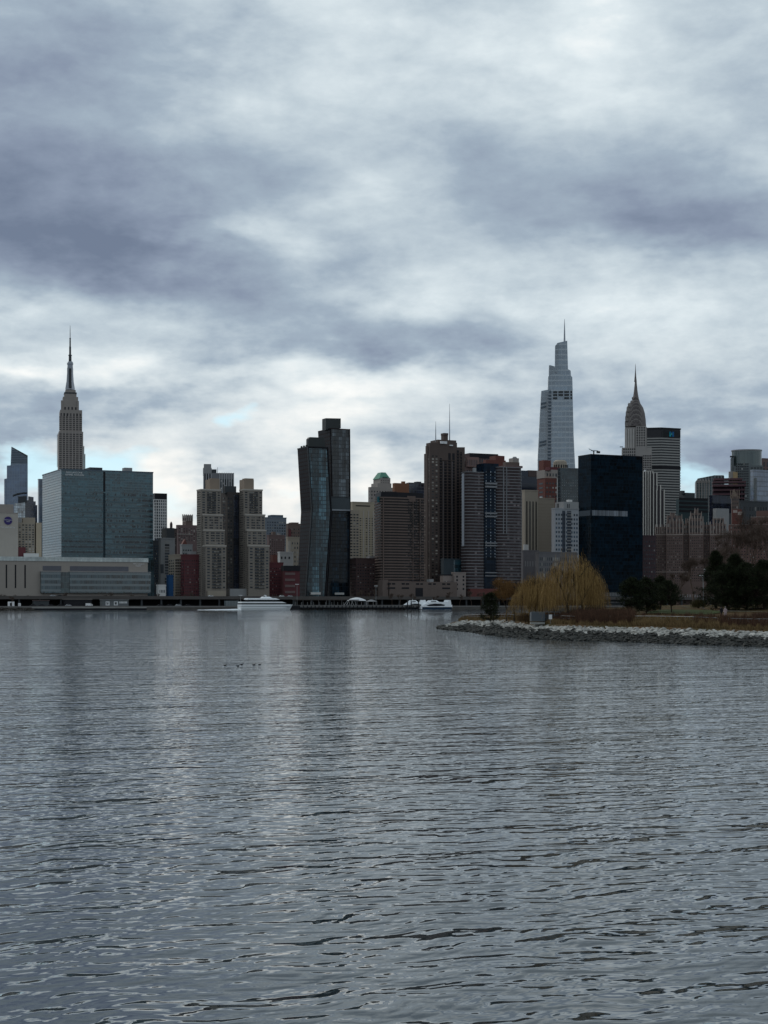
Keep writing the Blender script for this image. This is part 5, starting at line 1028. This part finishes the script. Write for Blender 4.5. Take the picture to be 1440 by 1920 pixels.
# ------------------------------------------------------------------ the near park point on the right
def interp(tab, x):
    if x <= tab[0][0]: return tab[0][1:]
    for a, b_ in zip(tab, tab[1:]):
        if x <= b_[0]:
            t = (x-a[0])/(b_[0]-a[0]); return tuple(p+(q-p)*t for p, q in zip(a[1:], b_[1:]))
    return tab[-1][1:]
SH = [(818,367),(835,352),(850,343),(880,326),(907,302),(950,277),(1025,261),(1087,253.5),(1160,248),(1298,228),(1440,219.5),(1700,205),(2100,190)]   # waterline: column -> distance
TP = [(818,370,.1),(835,366,.6),(850,364,1.2),(870,368,2.0),(950,345,2.4),(1000,290,2.3),(1087,263,2.35),(1160,256,2.3),(1298,237,2.2),(1440,227,2.0),(1700,213,2.0),(2100,200,2.0)]
BK = [(818,371),(850,378),(950,385),(1050,400),(1200,440),(1440,500),(2100,620)]
CAP = [(818,.5),(850,1.6),(900,2.7),(980,3.5),(1060,3.9),(1140,4.6),(1230,5.3),(1440,5.5),(2100,6)]
def PX(px, Dd, z=0): return Vector(((px-HX)/F*Dd, Dd, z))
R_ = random.Random(11)
def land_z(px, Dd):
    dt, zt = interp(TP, px); cap, = interp(CAP, px); 
    s_ = max(0, Dd-dt); k = 1-exp(-s_/34.0)
    return zt+(max(cap-zt, 0))*k+.12*sin(px*.05+Dd*.31)*min(1, s_/8)
mb = MB(); pxs = list(range(818, 1500, 6))+list(range(1500, 2101, 50)); NR = 34
for px in pxs:
    (dt, zt), (bk,), (sw,) = interp(TP, px), interp(BK, px), interp(SH, px)
    mb.v.append(tuple(PX(px, sw+.8, -1.2)))
    for j in range(NR+1):
        Dd = dt+(bk-dt)*(j/NR)**1.5; e = max(0, (j-NR+4)/4); mb.v.append(tuple(PX(px, Dd, land_z(px, Dd)*(1-e)-1.2*e)))
K = NR+2
for i in range(len(pxs)-1):
    for j in range(K-1): a = i*K+j; mb.f.append((a, a+K, a+K+1, a+1))
m, t, b_ = mat('park_ground'); P = t.node('ShaderNodeTexCoord').outputs['Object']
n1_ = t.noise(P, .12, 4, .6); n2_ = t.noise(P, 1.6, 4, .65)
c = t.ramp(t.m('ADD', t.m('MULTIPLY', n1_, .6), t.m('MULTIPLY', n2_, .4)), [(.35, (.035,.042,.016)), (.47, (.065,.05,.025)), (.55, (.10,.065,.035)), (.68, (.05,.035,.022))])
t.put(b_.inputs['Base Color'], c); b_.inputs['Roughness'].default_value = .95; b_.inputs['Specular IOR Level'].default_value = .02
mb.build('park_ground', m, smooth=True, kind='structure')
# lawn and path sheets following the ground
def strip(name, m, pts, w0, lift):
    mb = MB()
    for (px, Dd), w_ in zip(pts, w0):
        for s_ in (-1, 1): d2 = Dd+s_*w_/2; mb.v.append(tuple(PX(px, d2, land_z(px, d2)+lift)))
    for i in range(len(pts)-1): mb.f.append((2*i, 2*i+2, 2*i+3, 2*i+1))
    return mb.build(name, m, kind='structure')
def dense(pts, n=40):
    out = []
    for i in range(n):
        px = pts[0][0]+(pts[-1][0]-pts[0][0])*i/(n-1); out.append((px, interp(pts, px)[0]))
    return out
q = dense([(1205,286),(1280,278),(1350,270)], 30); strip('lawn', plain('lawn_green', (.045,.058,.018), .95, var=.4, scale=.5), q, [3+20*sin(pi*i/29) for i in range(30)], .10)
q = dense([(1270,330),(1310,300),(1350,272),(1440,262),(1560,258)], 50); strip('path', plain('park_path', (.075,.068,.06), .9, var=.15), q, [1.8]*50, .16)
# ---- riprap: two bands of broken stone
def rock(mb, p, r, R_):
    n = len(mb.v); a0 = R_.uniform(0, 6.28); sq = R_.uniform(.5, .8)
    ring = lambda z, s_, k, o_: [p+Vector((r*s_*R_.uniform(.75,1.2)*cos(a0+o_+2*pi*j/k)*1.25, r*s_*R_.uniform(.75,1.2)*sin(a0+o_+2*pi*j/k), r*z)) for j in range(k)]
    rg = [ring(-.55*sq, .7, 5, 0), ring(.1*sq, 1.0, 5, .5), ring(.75*sq, .55, 5, .2)]
    tx, ty = R_.uniform(-.6, .6), R_.uniform(-.6, .6)
    rg = [[Vector((q.x, q.y, q.z+(q.x-p.x)*tx+(q.y-p.y)*ty)) for q in g_] for g_ in rg]
    mb.loft(rg)
light, dark = MB(), MB()
for i in range(6800):
    px = 822+(1560-822)*R_.random()**1.05; (dt, zt), (sw,) = interp(TP, px), interp(SH, px); s_ = R_.uniform(-.06, .98)
    Dd = sw+(dt-sw)*s_; z = zt*.80*max(-.05, s_)**.9 if s_ > 0 else -.1; z += R_.uniform(-.05, .12); r = R_.uniform(.22, .56)*(1.0 if px > 960 else 1.15)
    edge = .56+.10*sin(px*.13)+.07*sin(px*.41)
    rock(light if s_ > edge+R_.uniform(-.04,.04) and px > 838 else dark, PX(px, Dd, z), r*(1.0 if s_ > edge else .92), R_)
def rockmat(name, c1, c2):
    m, t, b_ = mat(name); r_ = t.node('ShaderNodeNewGeometry').outputs['Random Per Island']; n_ = t.noise(t.node('ShaderNodeTexCoord').outputs['Object'], 2.5, 4, .7)
    t.put(b_.inputs['Base Color'], t.mix(t.m('ADD', t.m('MULTIPLY', r_, .6), t.m('MULTIPLY', n_, .4)), c1, c2)); b_.inputs['Roughness'].default_value = .85; return m
light.build('pale_boulders', rockmat('pale_rock', (.12,.12,.11), (.60,.58,.53)), kind='stuff'); dark.build('wet_boulders', rockmat('wet_rock', (.007,.008,.007), (.048,.048,.040)), kind='stuff')
# ---- dry grass and undergrowth
def blades(name, areas, n, h, w_, m, curve=.35):
    mb = MB()
    for (p0, p1, d0, d1, k, hs) in areas:
        for _ in range(int(n*k)):
            px = R_.uniform(p0, p1); Dd = interp(TP, px)[0]+R_.uniform(d0, d1); p = PX(px, Dd, land_z(px, Dd)-.05); hh = h*hs*R_.uniform(.5, 1.15)*(1+.35*sin(px*.35)*sin(Dd*.8)); a = R_.uniform(0, 6.28)
            dx_, dy_ = cos(a)*hh*curve*R_.random(), sin(a)*hh*curve*R_.random(); q = p+Vector((dx_*.4, dy_*.4, hh*.6)); e = p+Vector((dx_, dy_, hh)); sx = Vector((w_*.5, R_.uniform(-w_, w_)*.3, 0))
            mb.quad(tuple(p-sx), tuple(p+sx), tuple(q+sx*.7), tuple(q-sx*.7)); mb.tri(tuple(q-sx*.7), tuple(q+sx*.7), tuple(e))
    return mb.build(name, m, kind='stuff')
def leafmat(name, c1, c2, sc=.5):
    m, t, b_ = mat(name); r_ = t.node('ShaderNodeNewGeometry').outputs['Random Per Island']; n_ = t.noise(t.node('ShaderNodeTexCoord').outputs['Object'], sc, 3, .6)
    t.put(b_.inputs['Base Color'], t.mix(t.m('MULTIPLY_ADD', t.m('SUBTRACT', n_, .5), 1.6, r_, clamp=True), c1, c2)); b_.inputs['Roughness'].default_value = .9; b_.inputs['Specular IOR Level'].default_value = .15; return m
blades('dry_grass', [(1165,1350,.5,9,1,1),(960,1000,.3,8,.25,1.3),(1000,1165,.3,5,.35,.7),(1350,1520,.3,8,.5,.7),(860,960,.2,7,.2,.8)], 15000, 1.05, .05, leafmat('straw', (.09,.06,.028), (.30,.205,.10)))
blades('brown_undergrowth', [(1080,1190,1,14,1.5,1.5),(1000,1100,4,20,1.0,1.2),(870,990,3,14,.5,.9),(1300,1520,2,12,1.0,1.15),(1180,1300,8,20,.4,.8)], 9000, 1.2, .05, leafmat('russet', (.045,.026,.018), (.14,.075,.048)))
# ---- shrubs: bundles of thin twigs
def shrub(px, Dd, w_, h, label, m, group=None, n=420, name='shrub'):
    o = empty(name, PX(px, Dd, land_z(px, Dd)-.1), 0, label=label, category='shrub')
    if group: o['group'] = group
    R2 = random.Random(int(px*7)); mb = MB(); st = MB()
    for k in range(9): a = R2.uniform(0, 6.28); st.tube((0,0,0), (cos(a)*w_*.25, sin(a)*w_*.25, h*.6), .05, .02, 4)
    for k in range(n):
        a = R2.uniform(0, 6.28); rr = sqrt(R2.random()); r0 = Vector((cos(a)*rr*w_*.32, sin(a)*rr*w_*.3, R2.uniform(.05, .4)*h)); ln = h*R2.uniform(.3, .62)*(1.1-.5*rr); d = Vector((cos(a)*rr*.7+R2.uniform(-.4,.4), sin(a)*rr*.7+R2.uniform(-.4,.4), R2.uniform(.35,1.2))).normalized()
        e = r0+d*ln; s_ = Vector((.03, R2.uniform(-.02,.02), 0)); mb.tri(tuple(r0-s_), tuple(r0+s_), tuple(e))
        for _ in range(2): f = r0+d*ln*R2.uniform(.3,.9); g_ = f+Vector((R2.uniform(-1,1), R2.uniform(-1,1), R2.uniform(0,1)))*h*.14; mb.tri(tuple(f-s_*.6), tuple(f+s_*.6), tuple(g_))
    st.build('stem', bt, o); mb.build('twigs', m, o)
rs_, gs_, gy_ = leafmat('shrub_russet', (.06,.03,.022), (.145,.075,.05)), leafmat('shrub_olive', (.05,.045,.02), (.12,.10,.04)), leafmat('shrub_grey', (.055,.042,.036), (.12,.095,.08))
for px, Dd, w_, h, lab, m_ in ((985,300,4.0,2.6,'tawny bush on the stones left of the grey lookout', leafmat('shrub_tawny', (.10,.065,.035), (.20,.13,.075))),(1100,285,4.5,3.0,'grey-brown bush right of the big willow trunk',gy_),(1118,290,5,3.4,'tallest grey-brown bush, under the right side of the big willow',gy_),(1136,280,4.5,2.4,'russet bush between the big willow and the pines',rs_),(1150,276,4,2.2,'russet bush just left of the pines',rs_),
    (1160,290,3.6,1.6,'low olive bush at the foot of the leftmost big pine',gs_),(1108,270,4.2,2.0,'low russet bush in front of the grey-brown bushes',rs_),(1045,296,2.6,2.6,'dark bush left of the big willow trunk',leafmat('shrub_dark', (.015,.02,.01), (.04,.045,.02))),(1310,300,4,2.6,'small round bush by the park lamps',gs_),(1225,300,4,2.0,'low olive bush between two pines',gs_),(1075,300,4,2.2,'grey bush behind the big willow trunk',gy_),(1430,245,4.5,1.8,'low russet bush at the right edge by the stones',rs_)):
    shrub(px, Dd, w_, h, lab, m_)
# ---- willows
wl_ = leafmat('willow_strand', (.15,.092,.036), (.45,.295,.115), .35); wb_ = plain('willow_bark', (.045,.036,.028), .95)
def willow(px, Dd, h, rx, ry, label, n=1700, trunks=((0, 0),), lift=.28, seed=1, hang=.75):
    R2 = random.Random(seed); z0 = land_z(px, Dd)-.2; o = empty('willow_tree', PX(px, Dd, z0), 0, label=label, category='tree', group='yellow willows on the park point')
    strands = MB(); tips = []
    for ti, (tx, lean) in enumerate(trunks):
        mb = MB()
        def grow(p, d, L, rad, dep):
            q = p+d*L; mid_ = (p+q)/2+Vector((R2.uniform(-.1,.1), R2.uniform(-.1,.1), 0))*L; mb.tube(p, mid_, rad, rad*.85, 6 if dep < 2 else 4); mb.tube(mid_, q, rad*.85, rad*.7, 6 if dep < 2 else 4)
            if dep >= 1: tips.append(q)
            if dep >= 5: return
            for _ in range(3 if dep < 2 else 2):
                a = R2.uniform(0, 6.28); nd = (d*.9+Vector((cos(a)*rx/h*1.1, sin(a)*ry/h*1.1, R2.uniform(.0,.35)))*.95).normalized(); grow(q, nd, L*R2.uniform(.62,.85), max(rad*.66, .035), dep+1)
        grow(Vector((tx, R2.uniform(-.5,.5), 0)), Vector((lean, 0, 1)).normalized(), h*.26, .26*h/11, 0)
        mb.build('trunk', wb_, o)
    for _ in range(n):
        a = R2.uniform(0, 6.28); rr = sqrt(R2.random())*(1+.12*sin(3*a+seed)+.08*sin(7*a)); top = h*(1-.55*rr**2.6)*(R2.uniform(.80, .99)+.05*sin(9*a+seed)+.04*sin(5*a+rr*9)); p = Vector((cos(a)*rr*rx, sin(a)*rr*ry, top))
        if R2.random() < .4 and tips: p = R2.choice(tips)+Vector((R2.uniform(-.6,.6), R2.uniform(-.6,.6), R2.uniform(-.2,.6))); p.z = min(p.z, h*(1-.62*min(1, sqrt((p.x/rx)**2+(p.y/ry)**2))**2.3))
        ln = min(max(p.z-lift*h*R2.uniform(.5,1.5), h*.12), h*R2.uniform(.25, hang)); w_ = R2.uniform(.010, .022); d = Vector((cos(a), sin(a), 0))*rr; a2 = R2.uniform(0, 3.14); s_ = Vector((cos(a2)*w_, sin(a2)*w_, 0)); pr_ = None
        for k in range(7):
            t_ = k/6; q = p+d*(.9*(1-(1-t_)**2.2))*ln*.16+Vector((R2.uniform(-.05,.05), R2.uniform(-.05,.05), (.22*sin(pi*min(1,t_*2.2))*.6 if t_ < .45 else 0)-ln*t_**1.25))
            if pr_ is not None: strands.quad(tuple(pr_-s_), tuple(pr_+s_), tuple(q+s_*(1-t_*.5)), tuple(q-s_*(1-t_*.5)))
            if pr_ is not None and R2.random() < .5: e = q+Vector((R2.uniform(-.22,.22), R2.uniform(-.22,.22), -R2.uniform(.1,.35))); strands.tri(tuple(q-s_), tuple(q+s_), tuple(e))
            pr_ = q
    for _ in range(int(n*2.2)):                           # loose twig haze filling the crown
        a = R2.uniform(0, 6.28); rr = R2.random()**.45; c = Vector((cos(a)*rr*rx, sin(a)*rr*ry, h*(1-.6*rr**2.3)*R2.uniform(.45, 1.0))); d = Vector((R2.uniform(-.2,.2), R2.uniform(-.2,.2), -R2.uniform(.2,.6))); s_ = Vector((R2.uniform(-1,1), R2.uniform(-1,1), 0)).normalized()*.014; strands.tri(tuple(c-s_), tuple(c+s_), tuple(c+d))
    strands.build('crown', wl_, o)
willow(1072, 284, 12.6, 5.6, 4.5, 'largest yellow willow, with dark forked trunk, in front of the black slab', 1350, ((-.7, -.05), (1.5, .12)), .20, 3)
willow(1022, 297, 9.6, 4.2, 3.6, 'middle yellow willow overlapping the left side of the largest one', 1100, ((-.6, .02),), .26, 9)
willow(1000, 300, 9.2, 4.4, 3.4, 'left yellow willow standing on three thin dark trunks', 1400, ((-.6, -.06), (.3, .02), (1.0, .08)), .30, 5, .6)
willow(1112, 292, 9.0, 3.0, 3.0, 'thin yellowish willow at the right side of the largest one', 700, ((0, .05),), .22, 8)
# small tan-leaved trees
def tan_tree(px, Dd, h, label, seed, m, dens=10):
    o = empty('bare_tree', PX(px, Dd, land_z(px, Dd)-.1), 0, label=label, category='tree', group='small rusty trees by the left pine'); tips = bare_tree(o, h, .14, seed=seed, m=wb_, tw=.025, spread=1.25); mb = MB(); R2 = random.Random(seed)
    for tp in tips:
        for _ in range(dens): c = tp+Vector((R2.gauss(0,.45), R2.gauss(0,.45), R2.gauss(.1,.4))); s_ = .06; mb.tri(tuple(c), tuple(c+Vector((R2.uniform(-s_,s_)*2, R2.uniform(-s_,s_)*2, s_*2))), tuple(c+Vector((s_*2, R2.uniform(-s_,s_), -s_))))
    mb.build('foliage', m, o)
tn = leafmat('rusty_leaf', (.09,.045,.018), (.22,.12,.045))
tan_tree(950, 318, 8.0, 'small rusty-leaved tree right of the left pine, on a thin leaning trunk', 21, tn, 90); tan_tree(964, 312, 7.6, 'small rusty-leaved tree between the left pine and the left willow', 22, tn, 90); tan_tree(925, 335, 7.6, 'small rusty-leaved tree directly behind the left pine', 23, tn, 90); tan_tree(978, 330, 6.5, 'pale leafless sapling left of the three-trunk willow', 24, leafmat('pale_twig', (.10,.07,.035), (.2,.14,.07)), 18)
# ---- pines
pn = leafmat('pine_needles', (.008,.013,.007), (.034,.042,.018), .8); pb = plain('pine_bark', (.035,.026,.02), .95)
def pine(px, Dd, h, rx, label, seed, lean=0.0, low=.22, flat=False, nc=170, group='dark pines in the park'):
    R2 = random.Random(seed); o = empty('pine_tree', PX(px, Dd, land_z(px, Dd)-.15), 0, label=label, category='tree', group=group); tr = MB(); cr = MB()
    ax = lambda z: Vector((lean*z+.12*sin(z), .1*sin(z*.7+seed), z)); tr.path([ax(h*k/6) for k in range(7)], [.2*h/8*(1-.13*k) for k in range(7)], 6)
    for i in range(nc):
        z = h*(low+(1-low)*R2.random()**.8); t_ = (z/h-low)/(1-low); R0 = rx*((1-t_)**.55 if not flat else sqrt(max(.05, 1-(t_*1.25-.25)**2)))*(.75+.35*sin(t_*17+seed)*.5+R2.uniform(-.2,.25)); a = R2.uniform(0, 6.28)
        e = ax(z)+Vector((cos(a)*R0, sin(a)*R0*.85, R2.uniform(-.1,.25)*R0))*R2.uniform(.55, 1.0)
        if i % 3 == 0: tr.tube(ax(max(h*low*.8, z-R0*.25)), e, .05, .02, 4)
        cs_ = R2.uniform(.38, .72)
        for _ in range(46):
            d = Vector((R2.gauss(0,1), R2.gauss(0,1), R2.gauss(.25,.75))).normalized(); c = e+d*cs_*R2.uniform(.1,.75); tp = c+d*cs_*.45+Vector((0,0,.05)); s_ = Vector((R2.uniform(-1,1), R2.uniform(-1,1), R2.uniform(-.5,.5))).normalized()*.045; cr.tri(tuple(c-s_), tuple(c+s_), tuple(tp))
    tr.build('trunk', pb, o); cr.build('crown', pn, o)
pine(919, 330, 5.6, 2.4, 'dark round-topped pine at the left end of the park point', 31, low=.04, flat=True, nc=210)
pine(1184, 278, 6.4, 3.0, 'leftmost of the big dark pines right of the willows', 32, flat=True, low=.08, nc=330)
pine(1212, 284, 6.2, 3.0, 'dark pine second from the left, right of the willows', 33, flat=True, low=.10, nc=300)
pine(1259, 276, 5.6, 2.9, 'spreading dark pine with bare leaning trunk on the lawn', 34, lean=-.12, flat=True, low=.34, nc=210); pine(1238, 292, 6.0, 2.6, 'dark pine standing just behind the leaning pine', 35, flat=True, low=.15, nc=230)
pine(1342, 300, 10.6, 4.2, 'tallest pointed dark pine left of the walkers', 36, low=.05, nc=560); pine(1378, 296, 10.0, 4.2, 'pointed dark pine right of the tallest one, behind the walkers', 37, low=.04, nc=560)
pine(1362, 284, 8.0, 4.4, 'lower broad pine in front of the two tallest pines', 38, flat=True, low=.02, nc=560); pine(1400, 284, 8.0, 4.5, 'broad dark pine second from the right edge', 39, flat=True, low=.02, nc=580); pine(1432, 280, 8.4, 4.5, 'broad dark pine at the right edge of the picture', 40, flat=True, low=.02, nc=580)
pine(1460, 284, 9.0, 2.8, 'dark pine cut by the right edge of the picture', 41, low=.05, nc=240)
# ---- tall leafless trees behind
def big_bare(px, Dd, h, label, seed):
    o = empty('bare_tree', PX(px, Dd, land_z(px, Dd)-.2), 0, label=label, category='tree', group='tall leafless trees behind the pines'); tips = bare_tree(o, h, .3, seed=seed, m=bt, tw=.045, spread=.75); mb = MB(); R2 = random.Random(seed)
    for tp in tips:
        for _ in range(16):
            d = Vector((R2.uniform(-1,1), R2.uniform(-1,1), R2.uniform(-.2,1.4)))*h*.085; s_ = Vector((.024,0,0)); mb.tri(tuple(tp-s_), tuple(tp+s_), tuple(tp+d)); f = tp+d*.5; mb.tri(tuple(f-s_), tuple(f+s_), tuple(f+Vector((R2.uniform(-1,1), R2.uniform(-1,1), R2.uniform(0,1)))*h*.05))
    mb.build('twigs', bt, o)
for px, Dd, h, lab, sd in ((1300,380,10,'thin leafless tree in front of the wide brown brick towers',51),(1328,400,13,'leafless tree just left of the tallest pine',52),(1365,410,17,'leafless tree rising behind the tallest pine',53),(1398,400,20,'tall leafless tree behind the pines, left of two near the right edge',54),(1428,405,21,'tallest leafless tree near the right edge',55),(1270,400,8,'low leafless tree behind the leaning pine',56),(1455,400,19,'leafless tree cut by the right edge',57),(1235,410,7,'low leafless tree behind the left pines',58),(1382,380,15,'leafless tree between the two tallest bare crowns',59)): big_bare(px, Dd, h, lab, sd)
# ---- railing, lookout, bench, sign, lamps
rl = plain('rail_steel', (.20,.21,.21), .4, .3)
def railing(p0, p1, off, label, n, h=1.1):
    pts = [PX(px, interp(TP, px)[0]+off, land_z(px, interp(TP, px)[0]+off)-.1) for px in lin(p0, p1, n)]; c = pts[0].copy(); o = empty('railing', c, 0, label=label, category='railing')
    rel = [p-c for p in pts]; pm2 = MB().box(-.03,.03,-.03,.03,0,h+.1).mesh('post', rl)
    for r in rel: q = bpy.data.objects.new('post', pm2); COL.objects.link(q); q.parent = o; q.location = r
    for hh, rr in ((h, .045), (h*.62, .02), (h*.3, .02)): MB().path([r+Vector((0,0,hh+.1)) for r in rel], [rr]*len(rel), 4).build('rail', rl, o)
railing(868, 996, 1.6, 'thin steel railing above the stones at the left end of the point', 24); railing(1052, 1345, 5.5, 'long thin steel railing along the bank in front of the pines', 40); railing(1366, 1560, 6, 'steel railing running to the right edge beside the walkers', 28)
o = empty('lookout', PX(1008, 283, 2.0), 0, label='grey concrete lookout box with railing standing on the pale stones', category='platform')
gp = plain('lookout_panel', (.115,.13,.145), .6, var=.2); MB().box(-1.1, 1.3, 0, 3, .7, 2.3).build('wall', gp, o); MB().box(-1.3, 1.2, -.8, .6, .2, .55).build('bench_slab', plain('pale_slab', (.33,.33,.31)), o); MB().box(1.3, 4.2, .6, .75, .8, 1.9).build('panel', plain('mesh_panel', (.07,.075,.08), .6), o)
MB().box(-1.1,4.2,.5,.6,2.3,2.4).build('rail', rl, o); 
for k in range(6): MB().box(-1+k*1.0, -.93+k*1.0, .5, .58, .7, 2.4).build('post', rl, o)
o = empty('info_sign', PX(1032, 279, land_z(1032, 279)), 0, label='small white notice board right of the grey lookout', category='sign')
MB().box(-.04,.04,-.04,.04,0,1.5).build('post', rl, o); MB().box(-.28,.28,-.06,-.04,.8,1.6).build('board', M['paint'], o)
def park_lamp(px, Dd, py, side, label):
    z0 = land_z(px, Dd); h = CZ+(HY-py)/F*Dd-z0; o = empty('street_lamp', PX(px, Dd, z0), 0, label=label, category='street lamp', group='curved park lamps')
    MB().path([(0,0,0),(0,0,h*.75),(side*.15,0,h*.93),(side*.5,0,h)], [.09,.07,.05,.04], 6).build('pole', M['grey'], o); MB().loft([[(side*.45-.35,-.12,h),(side*.45+.35,-.12,h),(side*.45+.35,.12,h),(side*.45-.35,.12,h)],[(side*.45-.3,-.1,h+.12),(side*.45+.3,-.1,h+.12),(side*.45+.3,.1,h+.12),(side*.45-.3,.1,h+.12)]]).build('lamp_head', M['paint'], o)
park_lamp(1318.5, 320, 1068, 1, 'taller of two curved park lamps left of the tallest pine'); park_lamp(1319, 300, 1079.5, -1, 'lower of two curved park lamps left of the tallest pine')
# ---- the two walkers
def person(px, Dd, label, shirt, trousers, hair, pose, face=0.0, long=False):
    o = empty('person', PX(px, Dd, land_z(px, Dd)), face, label=label, category='person')
    V = [(0,0,.93),(0,0,1.12),(0,0,1.34),(0,.01,1.45),(0,.0,1.54),(0,-.02,1.66),
         (-.17,0,1.40),(-.24,.02,1.15),(-.22,-.12+pose*.1,.92),(.17,0,1.40),(.24,.0,1.14),(.22,-.06-pose*.1,.92),
         (-.09,0,.88),(-.10,-.05-pose*.1,.50),(-.10,.05-pose*.12,.09),(-.10,-.1-pose*.12,.04),(.09,0,.88),(.10,.0+pose*.08,.50),(.10,.12+pose*.1,.09),(.10,-.02+pose*.1,.04)]
    Rr = [.13,.125,.15,.06,.06,.10,.065,.05,.035,.065,.05,.035,.085,.06,.045,.035,.085,.06,.045,.035]
    E = [(0,1),(1,2),(2,3),(3,4),(4,5),(2,6),(6,7),(7,8),(2,9),(9,10),(10,11),(0,12),(12,13),(13,14),(14,15),(0,16),(16,17),(17,18),(18,19)]
    me = bpy.data.meshes.new('body'); me.from_pydata(V, E, []); ob = bpy.data.objects.new('body', me); COL.objects.link(ob); ob.parent = o
    ob.modifiers.new('s', 'SKIN'); 
    for i, r in enumerate(Rr): me.skin_vertices[0].data[i].radius = (r, r*.8 if i < 3 else r)
    me.skin_vertices[0].data[0].use_root = True; ob.modifiers.new('d', 'SUBSURF').render_levels = 1
    m, t, b_ = mat('skin_and_shoes_'+label.split()[0]); z = t.sep(t.node('ShaderNodeTexCoord').outputs['Object'])[2]; t.put(b_.inputs['Base Color'], t.mix(t.m('GREATER_THAN', z, .12), (.03,.03,.03), (.35,.22,.17))); me.materials.append(m)
    MB().loft([[(r*cos(2*pi*j/12), r*.75*sin(2*pi*j/12), z) for j in range(12)] for z, r in ((.78 if not long else .45,.235 if not long else .25),(.95,.22),(1.15,.20),(1.36,.215),(1.46,.12),(1.50,.075))]).build('jacket', shirt, o)
    for s_, k in ((-1, 6), (1, 9)): MB().path([V[k], V[k+1], tuple(Vector(V[k+2])*.85+Vector(V[k+1])*.15)], [.085,.07,.055], 8).build('sleeve', shirt, o)
    for k in (12, 16): MB().path([(V[k][0]*.9, V[k][1], .93), V[k+1], V[k+2]], [.115,.085,.07], 8).build('trouser_leg', trousers, o)
    MB().loft([[(r*cos(2*pi*j/12), .03+r*sin(2*pi*j/12)-.03, z) for j in range(12)] for z, r in ((1.58,.10),(1.66,.125),(1.74,.115),(1.79,.06))]).build('hair', hair, o); return o
dkc = plain('dark_cloth', (.015,.015,.02)); person(1352.5, 253, 'person in dark clothes walking on the path, left of two', dkc, dkc, plain('dark_hair', (.015,.012,.01)), 1.0, .6)
person(1360, 251, 'person in pale pink clothes walking on the path, right of two', plain('pink_cloth', (.42,.33,.33)), plain('pale_cloth', (.40,.34,.34)), plain('grey_hair', (.25,.22,.2)), -1.0, -.5, True)
# pale low structures on the far bank seen over the point
quay_box('river_terrace', 'low pale terrace with white balusters at the foot of the black slab', 'terrace', 1128, 1172, 30, 8, 13, M['dgrey'], [(i/16, .5, 9.3, 12.3, M['grey']) for i in range(16)]+[(0, 23, 6.2, 7.2, M['grey']), (0, 23, 3.0, 3.8, M['grey'])])
quay_box('river_terrace', 'low white colonnade in front of the wide brown brick towers', 'terrace', 1270, 1316, 34, 8, 11.5, tl, [(i/10, 1.0, 6.8, 11.0, M['grey']) for i in range(10)])
